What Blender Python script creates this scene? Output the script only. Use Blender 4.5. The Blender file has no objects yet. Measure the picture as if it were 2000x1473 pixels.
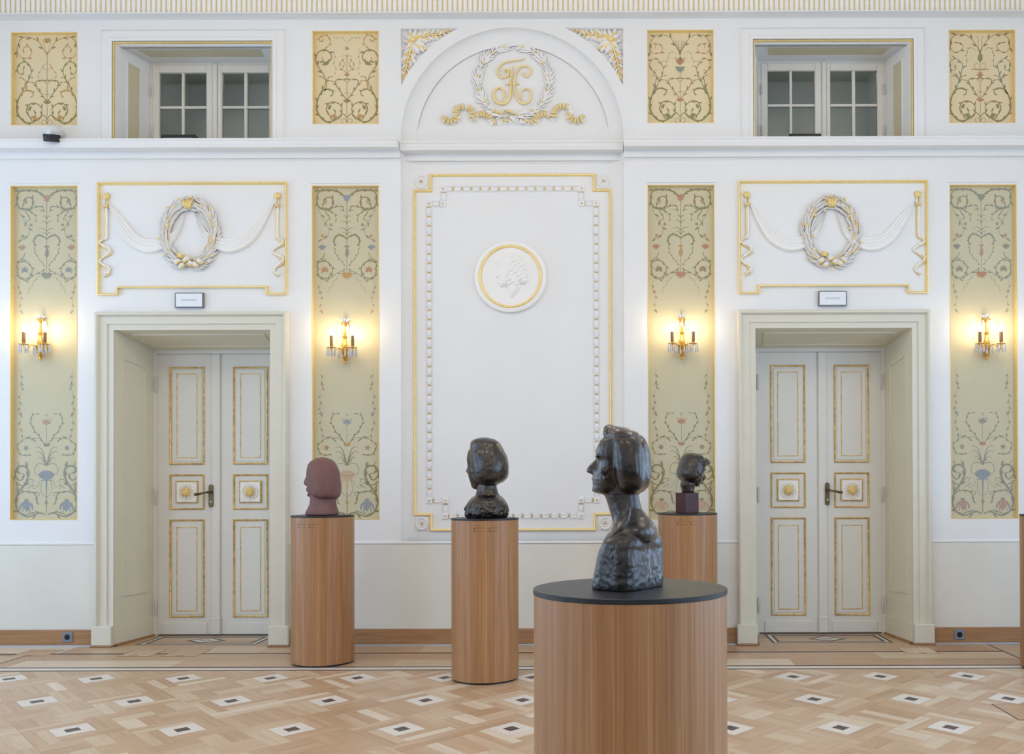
import bpy, bmesh, math, random
from mathutils import Vector, Matrix, noise
random.seed(7)
PI = math.pi
scene = bpy.context.scene
COL = scene.collection

# ------------------------------------------------------------------ camera, world, light, exposure
F = 1870.0                                   # focal length in pixels of the 2000 x 1473 frame
CAM = Vector((0.0, 0.0, 1.35))
PITCH, ROLL = 0.0076, 0.003
R3 = Matrix.Rotation(PI / 2 + PITCH, 3, 'X') @ Matrix.Rotation(-ROLL, 3, 'Z')
_v = R3.transposed() @ Vector((0, 1, 0))
PX = 1192.0 - F * _v.x / (-_v.z)
PY = 938.0 + F * _v.y / (-_v.z)
cd = bpy.data.cameras.new('camera')
cd.sensor_width = 36.0
cd.lens = 36.0 * F / 2000.0
cd.shift_x = -(PX - 1000.0) / 2000.0
cd.shift_y = (PY - 736.5) / 2000.0
cd.clip_start = 0.05
cam = bpy.data.objects.new('camera', cd)
COL.objects.link(cam)
cam.matrix_world = Matrix.Translation(CAM) @ R3.to_4x4()
scene.camera = cam

scene.view_settings.view_transform = 'Standard'
scene.view_settings.look = 'None'
scene.view_settings.gamma = 1.0
scene.view_settings.use_curve_mapping = False
scene.view_settings.exposure = -1.53

wd = bpy.data.worlds.new('world'); scene.world = wd
wd.use_nodes = True
wd.node_tree.nodes['Background'].inputs[0].default_value = (0.75, 0.85, 1.0, 1)
wd.node_tree.nodes['Background'].inputs[1].default_value = 0.25

def area(name, loc, rot, sx, sy, power, col):
    l = bpy.data.lights.new(name, 'AREA'); l.shape = 'RECTANGLE'
    l.size = sx; l.size_y = sy; l.energy = power; l.color = col
    o = bpy.data.objects.new(name, l); COL.objects.link(o)
    o.location = loc; o.rotation_euler = rot
    return o
DAY = (0.40, 0.655, 1.0)
XL, XR, YB, ZC = -6.35, 4.75, -4.0, 6.4       # side walls, rear wall, ceiling
for yl_, yr_, p_ in ((-0.9, -1.0, 205), (2.9, 2.3, 205), (6.2, 5.2, 180)):
    area('daylight_left', (XL + 0.05, yl_, 2.15), (0, -PI / 2, 0), 3.5, 1.6, p_, DAY)
    area('daylight_right', (XR - 0.05, yr_, 2.15), (0, PI / 2, 0), 3.5, 1.6, p_, DAY)
for x_, y_, e_ in ((-3.6, 3.9, 150), (-0.8, 3.9, 150), (2.0, 3.9, 150), (-2.6, -1.2, 170), (1.0, -1.2, 170)):  # last two are unseen fill, added to light the wall from the front
    l = bpy.data.lights.new('chandelier_and_fill', 'POINT'); l.energy = e_; l.color = (1.0, 0.82, 0.62); l.shadow_soft_size = 0.45
    o = bpy.data.objects.new('chandelier_and_fill', l); COL.objects.link(o); o.location = (x_, y_, 4.8)

# ------------------------------------------------------------------ pixel -> place helpers
def ray(px, py):
    return R3 @ Vector(((px - PX) / F, (PY - py) / F, -1.0))
def P(px, py, y):
    r = ray(px, py); return CAM + r * ((y - CAM.y) / r.y)
def G(px, py, z=0.0):
    r = ray(px, py); return CAM + r * ((z - CAM.z) / r.z)
class Fr:
    """an upright axis-aligned frame at depth y, anchored at a pixel; offsets given in pixels"""
    def __init__(s, cx, cy, y):
        a = P(cx, cy, y); b = P(cx + 1, cy, y)
        s.X, s.Z, s.k, s.y, s.cx, s.cy = a.x, a.z, (b - a).length, y, cx, cy
    def x(s, px): return s.X + (px - s.cx) * s.k
    def z(s, py): return s.Z - (py - s.cy) * s.k
    def pt(s, px, py): return (s.x(px), s.z(py))
W = 7.87                                     # the wall's face
BAY = W + 0.08                               # the face of the central bay
CAN = W + 0.04                               # the painted canvases

# ------------------------------------------------------------------ materials
def lin(c):
    c = c / 255.0
    return c / 12.92 if c <= 0.04045 else ((c + 0.055) / 1.055) ** 2.4
def rgb(r, g, b): return (lin(r), lin(g), lin(b), 1.0)
def mat(name, col, rough=0.6, metal=0.0, var=0.0, vscale=6.0, bump=0.0, bscale=60.0, spec=0.5, stretch=None):
    m = bpy.data.materials.new(name); m.use_nodes = True
    nt = m.node_tree; b = nt.nodes['Principled BSDF']
    b.inputs['Roughness'].default_value = rough
    b.inputs['Metallic'].default_value = metal
    b.inputs['Specular IOR Level'].default_value = spec
    b.inputs['Base Color'].default_value = col
    if var or bump:
        tc = nt.nodes.new('ShaderNodeTexCoord')
        mp = nt.nodes.new('ShaderNodeMapping'); nt.links.new(tc.outputs['Object'], mp.inputs[0])
        if stretch: mp.inputs['Scale'].default_value = stretch
    if var:
        n = nt.nodes.new('ShaderNodeTexNoise'); n.inputs['Scale'].default_value = vscale
        n.inputs['Detail'].default_value = 5
        nt.links.new(mp.outputs[0], n.inputs['Vector'])
        r = nt.nodes.new('ShaderNodeValToRGB')
        r.color_ramp.elements[0].position = 0.3; r.color_ramp.elements[1].position = 0.7
        r.color_ramp.elements[0].color = tuple(c * (1 - var) for c in col[:3]) + (1,)
        r.color_ramp.elements[1].color = tuple(min(1, c * (1 + var)) for c in col[:3]) + (1,)
        nt.links.new(n.outputs['Fac'], r.inputs[0])
        nt.links.new(r.outputs[0], b.inputs['Base Color'])
    if bump:
        n2 = nt.nodes.new('ShaderNodeTexNoise'); n2.inputs['Scale'].default_value = bscale
        n2.inputs['Detail'].default_value = 4
        nt.links.new(mp.outputs[0], n2.inputs['Vector'])
        bp = nt.nodes.new('ShaderNodeBump'); bp.inputs['Strength'].default_value = bump
        bp.inputs['Distance'].default_value = 0.01
        nt.links.new(n2.outputs['Fac'], bp.inputs['Height'])
        nt.links.new(bp.outputs[0], b.inputs['Normal'])
    return m
MT = {}
MT['white'] = mat('white_plaster', rgb(237, 236, 233), 0.7, var=0.012, vscale=3)
MT['relief'] = mat('white_relief', rgb(246, 243, 238), 0.5)
MT['dado'] = mat('dado_paint', rgb(228, 225, 213), 0.6, var=0.03, vscale=2.5)
MT['surround'] = mat('cream_paint', rgb(222, 217, 199), 0.45, var=0.02, vscale=4)
MT['reveal'] = mat('reveal_paint', rgb(226, 219, 196), 0.5, var=0.02, vscale=3)
MT['door'] = mat('door_paint', rgb(226, 223, 214), 0.4, var=0.012, vscale=5)
MT['inset'] = mat('beige_inset', rgb(214, 203, 170), 0.6)
MT['gold'] = mat('gold_leaf', rgb(252, 221, 150), 0.42, metal=0.3, var=0.08, vscale=40)
MT['oldgold'] = mat('worn_gilding', rgb(214, 180, 112), 0.38, metal=0.4, var=0.32, vscale=30)
MT['canvas_hi'] = mat('canvas_ochre', rgb(229, 211, 170), 0.75, var=0.02, vscale=5)
MT['canvas'] = mat('canvas_sage', rgb(205, 196, 164), 0.75, var=0.02, vscale=4)
MT['oak'] = mat('oak_board', rgb(166, 124, 84), 0.5, var=0.18, vscale=3, stretch=(1.2, 8, 26))
MT['alu'] = mat('aluminium', rgb(205, 207, 212), 0.4, metal=0.4)
MT['black'] = mat('black_laminate', rgb(30, 31, 34), 0.42)
MT['blackp'] = mat('black_plastic', rgb(22, 22, 24), 0.35)
MT['dark'] = mat('dark_gap', rgb(40, 34, 30), 0.8)
MT['greyp'] = mat('grey_plastic', rgb(128, 136, 148), 0.4)
MT['signface'] = mat('sign_face', rgb(236, 238, 240), 0.35)
MT['signtext'] = mat('sign_print', rgb(205, 208, 212), 0.5)
MT['signframe'] = mat('sign_frame', rgb(112, 116, 124), 0.4)
MT['brass'] = mat('old_brass', rgb(104, 90, 62), 0.35, metal=0.8, var=0.15, vscale=30)
MT['steel'] = mat('hinge_paint', rgb(205, 203, 196), 0.4)
MT['campl'] = mat('white_plastic', rgb(226, 226, 222), 0.35)
MT['sconce'] = mat('sconce_gilt', rgb(226, 178, 84), 0.28, metal=0.85)
MT['sleeve'] = mat('candle_sleeve', rgb(150, 112, 76), 0.5)
MT['crystal'] = mat('cut_crystal', rgb(225, 230, 238), 0.05, spec=1.0)
_b = MT['crystal'].node_tree.nodes['Principled BSDF']; _b.inputs['Transmission Weight'].default_value = 0.45; _b.inputs['Base Color'].default_value = (0.9, 0.92, 0.95, 1); _b.inputs['IOR'].default_value = 1.5
MT['terra'] = mat('terracotta', rgb(122, 85, 80), 0.6, var=0.10, vscale=14, bump=0.25, bscale=60)
MT['bronze'] = mat('dark_bronze', rgb(50, 43, 38), 0.30, metal=0.9, var=0.35, vscale=16, bump=0.18, bscale=90)
MT['bronze2'] = mat('black_bronze', rgb(52, 45, 39), 0.28, metal=0.9, var=0.35, vscale=20, bump=0.22, bscale=90)
for n_ in ('bronze', 'bronze2'):
    _b = MT[n_].node_tree.nodes['Principled BSDF']
    _b.inputs['Coat Weight'].default_value = 1.0; _b.inputs['Coat Roughness'].default_value = 0.25; _b.inputs['Coat IOR'].default_value = 1.52; _b.inputs['Roughness'].default_value = 0.42
MT['stone'] = mat('red_stone', rgb(74, 38, 40), 0.32, var=0.15, vscale=14, spec=0.3)
MT['white_wood'] = mat('maple_inlay', rgb(226, 216, 204), 0.38)
MT['dark_wood'] = mat('wenge_inlay', rgb(80, 66, 62), 0.4)
PAINT = {}
for n_, c_ in dict(olive=(146, 138, 100), green=(146, 144, 94), brown=(160, 130, 88), rust=(184, 138, 108), grey=(150, 150, 132),
                   blue=(150, 154, 158), teal=(138, 148, 128), pink=(202, 168, 138), faint=(180, 172, 136), rose=(182, 152, 138),
                   ochre=(192, 154, 96), vase=(196, 190, 168)).items():
    PAINT[n_] = mat('paint_' + n_, rgb(*c_), 0.75)

def bulb_mat():
    m = bpy.data.materials.new('lit_bulb'); m.use_nodes = True
    b = m.node_tree.nodes['Principled BSDF']
    b.inputs['Base Color'].default_value = (1, 0.9, 0.7, 1)
    b.inputs['Emission Color'].default_value = (1.0, 0.80, 0.50, 1)
    b.inputs['Emission Strength'].default_value = 310.0
    return m
MT['bulb'] = bulb_mat()

def glass_mat():
    m = bpy.data.materials.new('window_glass'); m.use_nodes = True
    nt = m.node_tree; nt.nodes.clear()
    out = nt.nodes.new('ShaderNodeOutputMaterial')
    tr = nt.nodes.new('ShaderNodeBsdfTransparent'); tr.inputs[0].default_value = (0.93, 0.95, 0.94, 1)
    gl = nt.nodes.new('ShaderNodeBsdfGlossy'); gl.inputs['Roughness'].default_value = 0.04
    fr = nt.nodes.new('ShaderNodeFresnel'); fr.inputs[0].default_value = 1.5
    mx = nt.nodes.new('ShaderNodeMixShader')
    nt.links.new(fr.outputs[0], mx.inputs[0]); nt.links.new(tr.outputs[0], mx.inputs[1]); nt.links.new(gl.outputs[0], mx.inputs[2])
    nt.links.new(mx.outputs[0], out.inputs[0])
    return m
MT['glass'] = glass_mat()
MT['corridor'] = mat('corridor_paint', rgb(224, 226, 222), 0.8)

def veneer(name, c1, c2, c3):
    m = bpy.data.materials.new(name); m.use_nodes = True
    nt = m.node_tree; b = nt.nodes['Principled BSDF']; b.inputs['Roughness'].default_value = 0.42; b.inputs['Coat Weight'].default_value = 0.4; b.inputs['Coat Roughness'].default_value = 0.38
    tc = nt.nodes.new('ShaderNodeTexCoord')
    mp = nt.nodes.new('ShaderNodeMapping'); mp.inputs['Scale'].default_value = (34, 34, 0.5)
    nt.links.new(tc.outputs['Object'], mp.inputs[0])
    n = nt.nodes.new('ShaderNodeTexNoise'); n.inputs['Scale'].default_value = 1.0; n.inputs['Detail'].default_value = 3; n.inputs['Distortion'].default_value = 0.4
    nt.links.new(mp.outputs[0], n.inputs[0])
    mp2 = nt.nodes.new('ShaderNodeMapping'); mp2.inputs['Scale'].default_value = (150, 150, 2.0)
    nt.links.new(tc.outputs['Object'], mp2.inputs[0])
    n2 = nt.nodes.new('ShaderNodeTexNoise'); n2.inputs['Scale'].default_value = 1.0; n2.inputs['Detail'].default_value = 5
    nt.links.new(mp2.outputs[0], n2.inputs[0])
    ad = nt.nodes.new('ShaderNodeMix'); ad.data_type = 'FLOAT'; ad.inputs[0].default_value = 0.58
    nt.links.new(n.outputs['Fac'], ad.inputs[2]); nt.links.new(n2.outputs['Fac'], ad.inputs[3])
    r = nt.nodes.new('ShaderNodeValToRGB'); cr = r.color_ramp
    cr.elements[0].position = 0.34; cr.elements[0].color = c1
    cr.elements[1].position = 0.66; cr.elements[1].color = c3
    e = cr.elements.new(0.5); e.color = c2
    nt.links.new(ad.outputs[0], r.inputs[0]); nt.links.new(r.outputs[0], b.inputs['Base Color'])
    bp = nt.nodes.new('ShaderNodeBump'); bp.inputs['Strength'].default_value = 0.12; bp.inputs['Distance'].default_value = 0.004
    nt.links.new(n2.outputs['Fac'], bp.inputs['Height']); nt.links.new(bp.outputs[0], b.inputs['Normal'])
    return m
MT['veneer'] = veneer('oak_veneer', rgb(150, 103, 58), rgb(166, 119, 74), rgb(184, 141, 98))

def parquet_mat():
    m = bpy.data.materials.new('oak_parquet'); m.use_nodes = True
    nt = m.node_tree; b = nt.nodes['Principled BSDF']; b.inputs['Roughness'].default_value = 0.34
    uv = nt.nodes.new('ShaderNodeUVMap'); uv.uv_map = 'UVMap'
    oi = nt.nodes.new('ShaderNodeObjectInfo'); ge = nt.nodes.new('ShaderNodeNewGeometry')
    ad = nt.nodes.new('ShaderNodeMath'); ad.operation = 'ADD'
    nt.links.new(oi.outputs['Random'], ad.inputs[0]); nt.links.new(ge.outputs['Random Per Island'], ad.inputs[1])
    fr = nt.nodes.new('ShaderNodeMath'); fr.operation = 'FRACT'; nt.links.new(ad.outputs[0], fr.inputs[0])
    mp = nt.nodes.new('ShaderNodeMapping'); mp.inputs['Scale'].default_value = (3, 42, 1)
    nt.links.new(uv.outputs[0], mp.inputs[0])
    mul = nt.nodes.new('ShaderNodeMath'); mul.operation = 'MULTIPLY'; mul.inputs[1].default_value = 37.0
    nt.links.new(fr.outputs[0], mul.inputs[0])
    n = nt.nodes.new('ShaderNodeTexNoise'); n.noise_dimensions = '4D'; n.inputs['Scale'].default_value = 1.0; n.inputs['Detail'].default_value = 4
    nt.links.new(mp.outputs[0], n.inputs['Vector']); nt.links.new(mul.outputs[0], n.inputs['W'])
    r = nt.nodes.new('ShaderNodeValToRGB'); cr = r.color_ramp
    cols = [(0.0, (188, 152, 118)), (0.3, (196, 163, 130)), (0.7, (203, 173, 142)), (0.92, (212, 189, 160)), (1.0, (228, 211, 188))]
    cr.elements[0].position = 0; cr.elements[0].color = rgb(*cols[0][1])
    cr.elements[1].position = 1; cr.elements[1].color = rgb(*cols[-1][1])
    for p_, c_ in cols[1:-1]:
        e = cr.elements.new(p_); e.color = rgb(*c_)
    nt.links.new(fr.outputs[0], r.inputs[0])
    hs = nt.nodes.new('ShaderNodeHueSaturation')
    mr = nt.nodes.new('ShaderNodeMapRange'); mr.inputs[1].default_value = 0.25; mr.inputs[2].default_value = 0.75
    mr.inputs[3].default_value = 0.84; mr.inputs[4].default_value = 1.12
    nt.links.new(n.outputs['Fac'], mr.inputs[0]); nt.links.new(mr.outputs[0], hs.inputs['Value'])
    nt.links.new(r.outputs[0], hs.inputs['Color']); nt.links.new(hs.outputs[0], b.inputs['Base Color'])
    return m
MT['parquet'] = parquet_mat()

# ------------------------------------------------------------------ mesh builder
WL = {}                                        # world location of every parent
def setp(o, label=None, cat=None, group=None, kind=None):
    if label: o['label'] = label
    if cat: o['category'] = cat
    if group: o['group'] = group
    if kind: o['kind'] = kind
    return o
def empty(name, loc, label=None, cat=None, group=None, kind=None):
    o = bpy.data.objects.new(name, None); COL.objects.link(o)
    o.location = loc; o.empty_display_size = 0.05
    WL[o.name] = Vector(loc)
    return setp(o, label, cat, group, kind)
def link_mesh(name, me, parent=None, loc=(0, 0, 0), rot=None, kind=None):
    """links a mesh whose coordinates are local to loc (loc in world)"""
    o = bpy.data.objects.new(name, me); COL.objects.link(o)
    loc = Vector(loc)
    if parent is not None:
        o.parent = parent; o.location = loc - WL[parent.name]
    else:
        o.location = loc
    if rot: o.rotation_euler = rot
    if kind: o['kind'] = kind
    WL[o.name] = loc
    return o
class M:
    def __init__(s): s.v, s.f, s.mi, s.uv = [], [], [], {}
    def add(s, verts, faces, m=0):
        b = len(s.v); s.v.extend(Vector(q) for q in verts)
        for f in faces:
            s.f.append(tuple(b + i for i in f)); s.mi.append(m)
    def box(s, x0, x1, y0, y1, z0, z1, m=0):
        s.add([(x0, y0, z0), (x1, y0, z0), (x1, y1, z0), (x0, y1, z0), (x0, y0, z1), (x1, y0, z1), (x1, y1, z1), (x0, y1, z1)],
              [(0, 3, 2, 1), (4, 5, 6, 7), (0, 1, 5, 4), (1, 2, 6, 5), (2, 3, 7, 6), (3, 0, 4, 7)], m)
    def bbox(s, x0, x1, y0, y1, z0, z1, c, m=0):
        """box whose front (-y) edges are chamfered by c"""
        s.add([(x0, y1, z0), (x1, y1, z0), (x1, y1, z1), (x0, y1, z1), (x0, y0 + c, z0), (x1, y0 + c, z0), (x1, y0 + c, z1), (x0, y0 + c, z1),
               (x0 + c, y0, z0 + c), (x1 - c, y0, z0 + c), (x1 - c, y0, z1 - c), (x0 + c, y0, z1 - c)],
              [(3, 2, 1, 0), (0, 1, 5, 4), (1, 2, 6, 5), (2, 3, 7, 6), (3, 0, 4, 7), (4, 5, 9, 8), (5, 6, 10, 9), (6, 7, 11, 10), (7, 4, 8, 11), (8, 9, 10, 11)], m)
    def rings(s, rs, closed=True, cap=(True, True), m=0):
        n = len(rs[0]); b = len(s.v)
        for r in rs: s.v.extend(Vector(q) for q in r)
        for i in range(len(rs) - 1):
            for j in range(n if closed else n - 1):
                k = (j + 1) % n
                s.f.append((b + i * n + j, b + i * n + k, b + (i + 1) * n + k, b + (i + 1) * n + j)); s.mi.append(m)
        if cap[0]: s.f.append(tuple(b + j for j in reversed(range(n)))); s.mi.append(m)
        if cap[1]: s.f.append(tuple(b + (len(rs) - 1) * n + j for j in range(n))); s.mi.append(m)
    def tube(s, path, rad, seg=8, m=0, flat=1.0):
        path = [Vector(q) for q in path]
        if not isinstance(rad, (list, tuple)): rad = [rad] * len(path)
        rs = []; up = None
        for i, q in enumerate(path):
            t = (path[min(i + 1, len(path) - 1)] - path[max(i - 1, 0)]).normalized()
            if up is None:
                up = Vector((0, -1, 0)) if abs(t.y) < 0.9 else Vector((1, 0, 0))
            u = (up - t * up.dot(t)).normalized(); w = t.cross(u); up = u
            rs.append([q + (u * math.cos(a) * flat + w * math.sin(a)) * rad[i] for a in (2 * PI * j / seg for j in range(seg))])
        s.rings(rs, m=m)
    def lathe(s, prof, c=(0, 0, 0), seg=24, m=0, axis='z'):
        rs = []
        for r, h in prof:
            ring = []
            for j in range(seg):
                a = 2 * PI * j / seg
                if axis == 'z': ring.append((c[0] + r * math.cos(a), c[1] + r * math.sin(a), c[2] + h))
                else: ring.append((c[0] + r * math.cos(a), c[1] - h, c[2] + r * math.sin(a)))
            rs.append(ring)
        s.rings(rs, m=m)
    def ell(s, c, r, seg=12, rg=8, m=0):
        s.rings([[(c[0] + r[0] * math.sin(t) * math.cos(a), c[1] + r[1] * math.sin(t) * math.sin(a), c[2] + r[2] * math.cos(t))
                  for a in (2 * PI * j / seg for j in range(seg))] for t in (PI - PI * (i + 0.02) / (rg + 0.04) for i in range(rg + 1))], m=m)
    def msweep(s, path, prof, y0, closed=True, m=0):
        """sweeps a profile [(offset to the left of the path, height off the wall)] along a path of (x, z) with mitred corners"""
        n = len(path); pts = [Vector((q[0], q[1])) for q in path]; b = len(s.v); k = len(prof)
        for i in range(n):
            a0 = pts[i] - pts[i - 1] if (i > 0 or closed) else pts[1] - pts[0]
            a1 = pts[(i + 1) % n] - pts[i] if (i < n - 1 or closed) else pts[i] - pts[i - 1]
            n0 = Vector((-a0.y, a0.x)).normalized(); n1 = Vector((-a1.y, a1.x)).normalized()
            mv = (n0 + n1); d = mv.length
            mv = mv / d if d > 1e-6 else n0
            mv = mv / max(0.3, mv.dot(n0))
            for o, h in prof:
                s.v.append(Vector((pts[i].x + mv.x * o, y0 - h, pts[i].y + mv.y * o)))
        for i in range(n if closed else n - 1):
            for j in range(k - 1):
                i2 = (i + 1) % n
                s.f.append((b + i * k + j, b + i2 * k + j, b + i2 * k + j + 1, b + i * k + j + 1)); s.mi.append(m)
        if not closed:
            s.f.append(tuple(b + j for j in range(k))); s.mi.append(m)
            s.f.append(tuple(b + (n - 1) * k + j for j in reversed(range(k)))); s.mi.append(m)
    def poly(s, pts2, y0, y1, m=0):
        """closed prism over an (x, z) outline, from y0 (front) to y1"""
        n = len(pts2); b = len(s.v)
        s.v.extend(Vector((q[0], y0, q[1])) for q in pts2); s.v.extend(Vector((q[0], y1, q[1])) for q in pts2)
        s.f.append(tuple(b + i for i in range(n))); s.mi.append(m)
        s.f.append(tuple(b + n + i for i in reversed(range(n)))); s.mi.append(m)
        for i in range(n):
            j = (i + 1) % n
            s.f.append((b + i, b + n + i, b + n + j, b + j)); s.mi.append(m)
    def mesh(s, name, mats, org=(0, 0, 0), smooth=False, fix=True):
        me = bpy.data.meshes.new(name); org = Vector(org)
        me.from_pydata([q - org for q in s.v], [], s.f)
        for m_ in mats: me.materials.append(m_)
        me.polygons.foreach_set('material_index', s.mi)
        if fix:
            bm = bmesh.new(); bm.from_mesh(me); bmesh.ops.recalc_face_normals(bm, faces=bm.faces); bm.to_mesh(me); bm.free()
        if smooth is True: me.polygons.foreach_set('use_smooth', [True] * len(me.polygons))
        elif smooth: 
            me.polygons.foreach_set('use_smooth', [True] * len(me.polygons))
            me.set_sharp_from_angle(angle=math.radians(smooth))
        me.update()
        return me
    def obj(s, name, mats, parent=None, smooth=False, kind=None, org=None, fix=True):
        if not isinstance(mats, (list, tuple)): mats = [mats]
        if org is None:
            if parent is not None: org = WL[parent.name]
            else:
                lo = [min(q[i] for q in s.v) for i in range(3)]; hi = [max(q[i] for q in s.v) for i in range(3)]
                org = ((lo[0] + hi[0]) / 2, (lo[1] + hi[1]) / 2, lo[2])
        return link_mesh(name, s.mesh(name, mats, org, smooth, fix), parent, org, kind=kind)

def spline(pts, n=6):
    """Catmull-Rom through 2D/3D points"""
    pts = [Vector(q) for q in pts]; out = []
    for i in range(len(pts) - 1):
        p0 = pts[max(i - 1, 0)]; p1 = pts[i]; p2 = pts[i + 1]; p3 = pts[min(i + 2, len(pts) - 1)]
        for j in range(n):
            t = j / n
            out.append(0.5 * ((2 * p1) + (p2 - p0) * t + (2 * p0 - 5 * p1 + 4 * p2 - p3) * t * t + (3 * p1 - p0 - 3 * p2 + p3) * t ** 3))
    out.append(pts[-1]); return out

def holed_wall(name, outer, holes, y0, y1, m, parent=None, kind=None):
    """slab with openings: a filled 2D curve, extruded between y0 and y1"""
    cu = bpy.data.curves.new(name, 'CURVE'); cu.dimensions = '2D'; cu.fill_mode = 'BOTH'; cu.extrude = (y1 - y0) / 2
    for loop in [outer] + holes:
        sp = cu.splines.new('POLY'); sp.points.add(len(loop) - 1); sp.use_cyclic_u = True
        for i, q in enumerate(loop): sp.points[i].co = (q[0], q[1], 0, 1)
    t = bpy.data.objects.new('tmp', cu); COL.objects.link(t)
    dg = bpy.context.evaluated_depsgraph_get()
    me = bpy.data.meshes.new_from_object(t.evaluated_get(dg))
    bpy.data.objects.remove(t); bpy.data.curves.remove(cu)
    me.transform(Matrix(((1, 0, 0, 0), (0, 0, -1, (y0 + y1) / 2), (0, 1, 0, 0), (0, 0, 0, 1))))
    bm = bmesh.new(); bm.from_mesh(me); bmesh.ops.remove_doubles(bm, verts=bm.verts, dist=1e-5)
    bmesh.ops.recalc_face_normals(bm, faces=bm.faces); bm.to_mesh(me); bm.free()
    me.name = name; me.materials.clear(); me.materials.append(m)
    if parent is not None: me.transform(Matrix.Translation(-WL[parent.name]))
    return link_mesh(name, me, parent, WL[parent.name] if parent is not None else (0, 0, 0), kind=kind)
# ------------------------------------------------------------------ the room shell
FW = Fr(1001, 600, W); FB = Fr(1001, 600, BAY)
K = FW.k
ZTOP = 5.62
def rect_loop(f, x0, y0, x1, y1):
    return [(f.x(x0), f.z(y1)), (f.x(x1), f.z(y1)), (f.x(x1), f.z(y0)), (f.x(x0), f.z(y0))]
def arc(cx, cz, r, a0, a1, n):
    return [(cx + r * math.cos(math.radians(a0 + (a1 - a0) * i / n)), cz + r * math.sin(math.radians(a0 + (a1 - a0) * i / n))) for i in range(n + 1)]
UPPER = [(86.5, 154), (675, 151.5), (1329, 149.5), (1918, 149.5)]
TALL = [(85.5, 689), (675, 688.5), (1331, 687), (1921.5, 686.5)]
DOORS = [(376.8, 950.0), (1628.5, 946.2)]
WINS = [(378.0, 200.0), (1626.5, 196.0)]
holes1, holes2 = [], []
for cx, cy in UPPER:
    f = Fr(cx, cy, W); holes1.append(rect_loop(f, cx - 64.5, cy - 91, cx + 64.5, cy + 91))
for cx, cy in TALL:
    f = Fr(cx, cy, W); holes1.append(rect_loop(f, cx - 65.5, cy - 326.5, cx + 65.5, cy + 326.5))
ZD = []                                       # door openings reach the floor
outer = [(XL, 0.0)]
dl = []
for cx, cy in DOORS:
    f = Fr(cx, cy, W)
    x0, x1, zt = f.x(cx - 152.7), f.x(cx + 152.7), f.z(cy - 305)
    dl += [(x0, 0.0), (x0, zt), (x1, zt), (x1, 0.0)]
outer = [(XL, 0.0)] + dl + [(XR, 0.0), (XR, ZTOP), (XL, ZTOP)]
for cx, cy in WINS:
    f = Fr(cx, cy, W)
    holes1.append(rect_loop(f, cx - 152.5, cy - 114, cx + 152.5, cy + 92)); holes2.append(rect_loop(f, cx - 156, cy - 128, cx + 156, cy + 92))
RC = FW.pt(1001, 270); R1 = 218 * K
bx0, bx1, bz0 = RC[0] - R1, RC[0] + R1, FW.z(1061)
bay_path = [(bx1, bz0)] + [(RC[0] + R1, RC[1])] + arc(RC[0], RC[1], R1, 0, 180, 48)[1:-1] + [(bx0, RC[1]), (bx0, bz0)]
holes1.append(bay_path)
spand_loops = []
for sgn in (-1, 1):
    a = math.degrees(math.asin(217 / 240.7)); b_ = math.degrees(math.asin(105 / 242))
    pts = [(RC[0] - 218 * K, RC[1] + 217 * K)] + arc(RC[0], RC[1], 241 * K, 180 - b_, 180 - a, 14)
    if sgn > 0: pts = [(2 * RC[0] - q[0], q[1]) for q in pts]
    holes1.append(pts); spand_loops.append(pts)
wall = holed_wall('wall_back', outer, holes1, W, BAY, MT['white'], kind='structure')
FT = Fr(1001, 250, BAY)
tymp = [(FT.x(1001 + 189), FT.z(250))] + arc(FT.X, FT.z(272), 190 * FT.k, 7, 173, 40) + [(FT.x(1001 - 189), FT.z(250))]
w2 = holed_wall('bay_wall', outer, holes2 + [tymp], BAY, BAY + 0.10, MT['white'], parent=wall)
# cove
m = M()
# round the bay and its arch
m = M(); pr = [(0.115 * (1 - math.cos(t)), -0.079 * math.sin(t)) for t in (PI / 2 * i / 10 for i in range(11))]
m.msweep(bay_path, pr, W, closed=False)
m.obj('arch_cove', MT['white'], wall, smooth=50, fix=False)
m = M(); m.box(FT.x(790), FT.x(1212), BAY + 0.012, BAY + 0.06, FT.z(254), FT.z(70)); m.obj('lunette_back', MT['white'], wall)
for pts in spand_loops:
    c = Vector((sum(q[0] for q in pts) / len(pts), sum(q[1] for q in pts) / len(pts)))
    m = M(); m.poly([c + (Vector(q) - c) * 1.04 for q in pts], W + 0.042, W + 0.07); m.obj('spandrel_back', MT['white'], wall)
m = M(); m.box(bx0, bx1, W, BAY, bz0 - 0.03, bz0); m.obj('bay_sill', MT['white'], wall)
# dado below, a hair behind the white wall's lower edge
xs = [XL] + [q for c in DOORS for q in (Fr(c[0], c[1], W).x(c[0] - 187), Fr(c[0], c[1], W).x(c[0] + 187))] + [XR]
zd = FW.z(1061)
for i in (0, 2, 4):
    m = M(); m.box(xs[i], xs[i + 1], W - 0.004, W + 0.004, 0.0, zd - 0.006); m.obj('dado', MT['dado'], wall)
    m = M(); m.bbox(xs[i], xs[i + 1], W - 0.010, W + 0.004, zd - 0.004, zd + 0.018, 0.005); m.obj('dado_rail', MT['white'], wall)
# the oak skirting
for i, (a, b) in enumerate(((xs[0], xs[1]), (xs[2], xs[3]), (xs[4], xs[5]))):
    m = M(); m.bbox(a, b, W - 0.022, W + 0.002, 0.012, 0.136, 0.004)
    bo = m.obj('baseboard_' + ('left', 'back', 'right')[i], MT['oak'], kind='structure')
    m = M(); m.box(a, b, W - 0.034, W, 0.001, 0.012); m.obj('metal_strip', MT['alu'], bo)
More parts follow.
